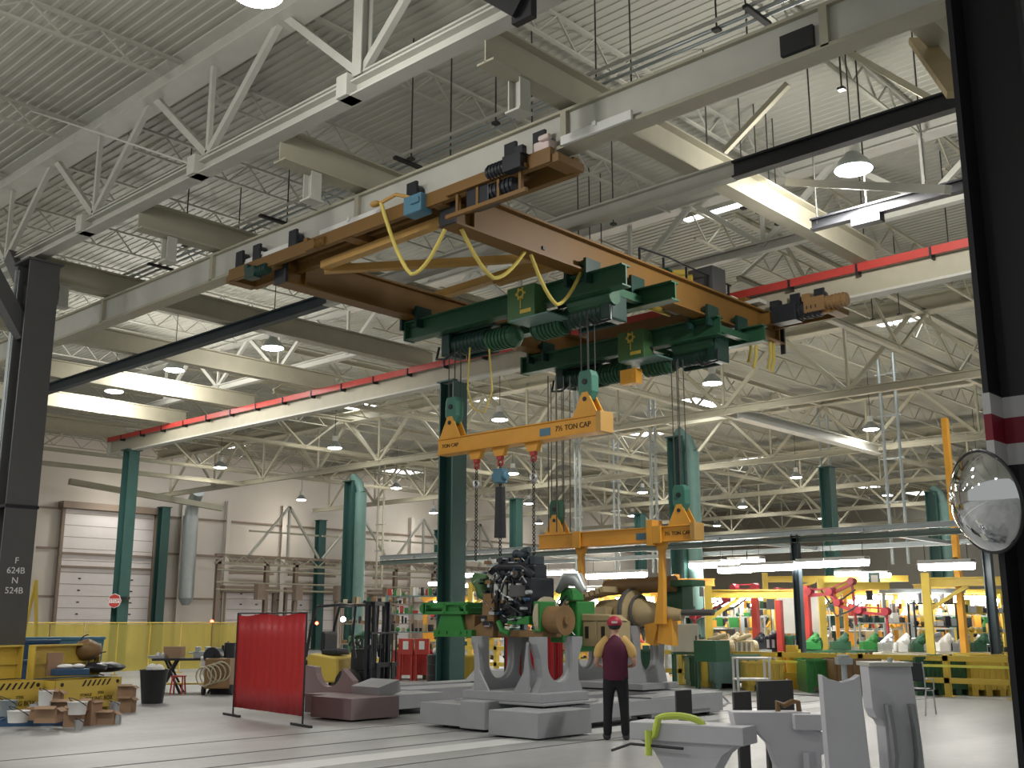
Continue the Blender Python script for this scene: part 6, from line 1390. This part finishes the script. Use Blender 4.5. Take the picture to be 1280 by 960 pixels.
# far work stations: framed benches under lamps, individually placed
random.seed(33)
proto = None
def station(kind, w, m):
    t = thing('assembly_station', 'x', 'workstation', (0, 0, 0), YAW, 'distant framed workstations')
    for sx in (-1, 1):
        for sy in (-1, 1): mb = MB(); mb.box((sx*w/2, sy*0.5, 1.35), (0.12, 0.12, 2.7)); mb.build('frame_post', m, t, local=True)
    mb = MB(); mb.box((0, -0.5, 2.7), (w+0.3, 0.14, 0.16)); mb.box((0, 0.5, 2.7), (w+0.3, 0.14, 0.16)); mb.build('frame_beam', m, t, local=True)
    mb = MB(); mb.box((0, -0.55, 2.5), (w*0.6, 0.16, 0.12)); mb.build('tube', TUBE, t, local=True)
    mb = MB(); mb.box((0, 0, 0.9), (w*0.95, 0.8, 0.08)); mb.build('tabletop', (GRN, YEL, GALV)[kind % 3], t, local=True)
    for q, c in enumerate((BLK, TANC, (TGRN, RED, WHT)[kind % 3], SPR)):
        mb = MB()
        for k in range(5):
            x = random.uniform(-w/2+0.1, w/2-0.1); h = random.uniform(0.12, 0.45); z = random.choice((0.94, 0.94, 1.5, 0.1, 1.9))
            if k % 2: mb.box((x, random.uniform(-0.35, 0.1), z+h/2), (random.uniform(0.1, 0.35), 0.3, h))
            else: mb.tube((x, -0.2, z), (x+random.uniform(-0.2, 0.2), -0.2, z+h), random.uniform(0.04, 0.1), n=8)
        o_ = mb.build('stored_parts', c, t, local=True); o_['kind'] = 'stuff'
    mb = MB(); mb.box((0, 0.3, 1.45), (w*0.95, 0.35, 0.04)); mb.box((0, 0.3, 1.9), (w*0.95, 0.35, 0.04)); mb.build('shelf', GALV, t, local=True)
    return t
protos = [station(0, 2.4, YEL), station(1, 2.0, SPR), station(2, 2.6, GALV)]
used = [0, 0, 0]
cols_ = ('yellow', 'orange', 'grey')
pos = []
for row, (D, pxs) in enumerate(((41, (722, 790, 880, 925, 1090, 1150, 1205)), (48, (560, 640, 690, 760, 830, 905, 960, 1010, 1080, 1130, 1190, 1240)), (57, (600, 660, 720, 775, 850, 900, 950, 1020, 1060, 1120, 1170, 1225)))):
    for c, px in enumerate(pxs): pos.append((row, c, px, D+random.uniform(-1.2, 1.2)))
for i, (row, c, px, D) in enumerate(pos):
    k = i % 3; p = ad(px, 800, D); lab = 'distant %s framed workstation with small parts, in the %s row of the far work area' % (cols_[k], ('front', 'middle', 'rear')[row])
    g = 'distant %s framed workstations, %s row' % (cols_[k], ('front', 'middle', 'rear')[row])
    if not used[k]: protos[k].location = (p.x, p.y, 0); protos[k]['label'] = lab; protos[k]['group'] = g; used[k] = 1
    else: dup(protos[k], (p.x, p.y, 0), YAW, lab, g)
# ---------------------------------------------------------------- left wall service structure
t = thing('service_walkway', 'brown latticed service walkway along the left wall with pipes and racks', 'walkway', (-55, 45, 5.2))
for z, m in ((5.0, STEEL), (5.45, WBRN)):
    mb = MB(); mb.bar((-55, 34.4, z), (-55, 60, z), 0.25, 0.14); mb.build('long_beam', m, t)
mb = MB(); y = 34.4
while y < 59: mb.bar((-54.9, y, 5.0), (-54.9, y+0.6, 5.45), 0.06); mb.bar((-54.9, y+0.6, 5.45), (-54.9, y+1.2, 5.0), 0.06); y += 1.2
mb.build('lattice', STEEL, t)
for y in (34.6, 37.9, 40.0, 44.0, 48, 51.5, 56):
    mb = MB(); mb.ibeam((-55, y, 0), (-55, y, 5.2), 0.25, 0.25, up=(1, 0, 0)); mb.build('leg', WBRN, t)
mb = MB()
for z in (3.5, 3.9, 4.6): mb.tube((-54.8, 34.4, z), (-54.8, 60, z), 0.05, n=8)
mb.build('pipe', STEEL, t)
for y in (37.2, 39.9, 43, 47): mb = MB(); mb.box((-54.6, y, 3.4), (0.4, 0.5, 0.9)); mb.build('junction_box', WBRN, t)
mb = MB()
k = 0
t = thing('wall_bracing', 'zigzag cream bracing above the service walkway on the left wall', 'bracing', (-54.5, 46, 5.5))
for a, b, c in ((36.3, 39.0, 41.3), (41.6, 44.5, 47.0), (47.3, 50, 52.6), (52.8, 55.5, 58)):
    for p, q in (((a, 5.5), (b, 8.5)), ((b, 8.5), (c, 5.5)), ((b, 8.5), (b, 5.5))):
        mb = MB(); mb.bar((-54.5, p[0], p[1]), (-54.5, q[0], q[1]), 0.13); mb.build('brace_member', STEELW, t)
    mb = MB(); mb.bar((-54.6, a, 6.9), (-54.6, c, 6.9), 0.1); mb.build('girt', STEEL, t)
mb = MB(); mb.bar((-54, 25, 8.7), (-54, 34, 8.0), 0.3); tag(mb.build('door_hood_beam', STEEL), 'cream beam over the large white door', 'beam')
for px, py, X, lab in ((265, 777, -50, 'small red signal light over the yellow curtain'), (396, 779, -50, 'small red signal light seen past the forklift guard')):
    p = ax(px, py, X); mb = MB(); mb.ball(p, 0.09, 12, 8); o = tag(mb.build('signal_light', REDL), lab, 'signal light')
# green building-like cabinet and extra clutter along left wall
for y, w, h, m, lab in ((35.5, 1.2, 1.3, RIM, 'tan machine cabinet under the walkway near the red curtain'), (46, 1.6, 1.8, WBRN, 'brown machine cabinet behind the forklift'), (50, 1.4, 1.5, GRN, 'green machine cabinet between forklift mast and rack')):
    t = thing('metal_cabinet', lab, 'cabinet', (-50, y, 0)); mb = MB(); mb.box((-50, y, h/2), (0.8, w, h)); mb.build('body', m, t, bevel=0.03)
    mb = MB(); mb.box((-49.58, y, h/2), (0.03, w*0.85, h*0.85)); mb.build('door', m, t)
# long beams under the ceiling on the far side catching the light
for X, ya, yb, lab in ((-29.7, 31, 42, 'cream bottom member crossing behind the first spreader beam'), (-47.4, 20.4, 31, 'cream bottom member over the yellow curtain wall')):
    mb = MB(); mb.ibeam((X, ya, 8.55), (X, yb, 8.55), 0.18, 0.2); tag(mb.build('tie_beam', STEEL), lab, 'beam')

# ---------------------------------------------------------------- light of the place
w = bpy.data.worlds.new('world'); sc.world = w; w.use_nodes = True
w.node_tree.nodes['Background'].inputs[0].default_value = (0.95, 0.97, 0.93, 1)
w.node_tree.nodes['Background'].inputs[1].default_value = 0.40
sc.view_settings.view_transform = 'Standard'; sc.view_settings.look = 'None'
sc.view_settings.exposure = 0.0; sc.view_settings.gamma = 1.0; sc.view_settings.use_curve_mapping = False
sc.cycles.max_bounces = 5; sc.cycles.diffuse_bounces = 3; sc.cycles.glossy_bounces = 3; sc.cycles.transparent_max_bounces = 12
sc.cycles.use_denoising = True
if __name__ == '__check__': pass
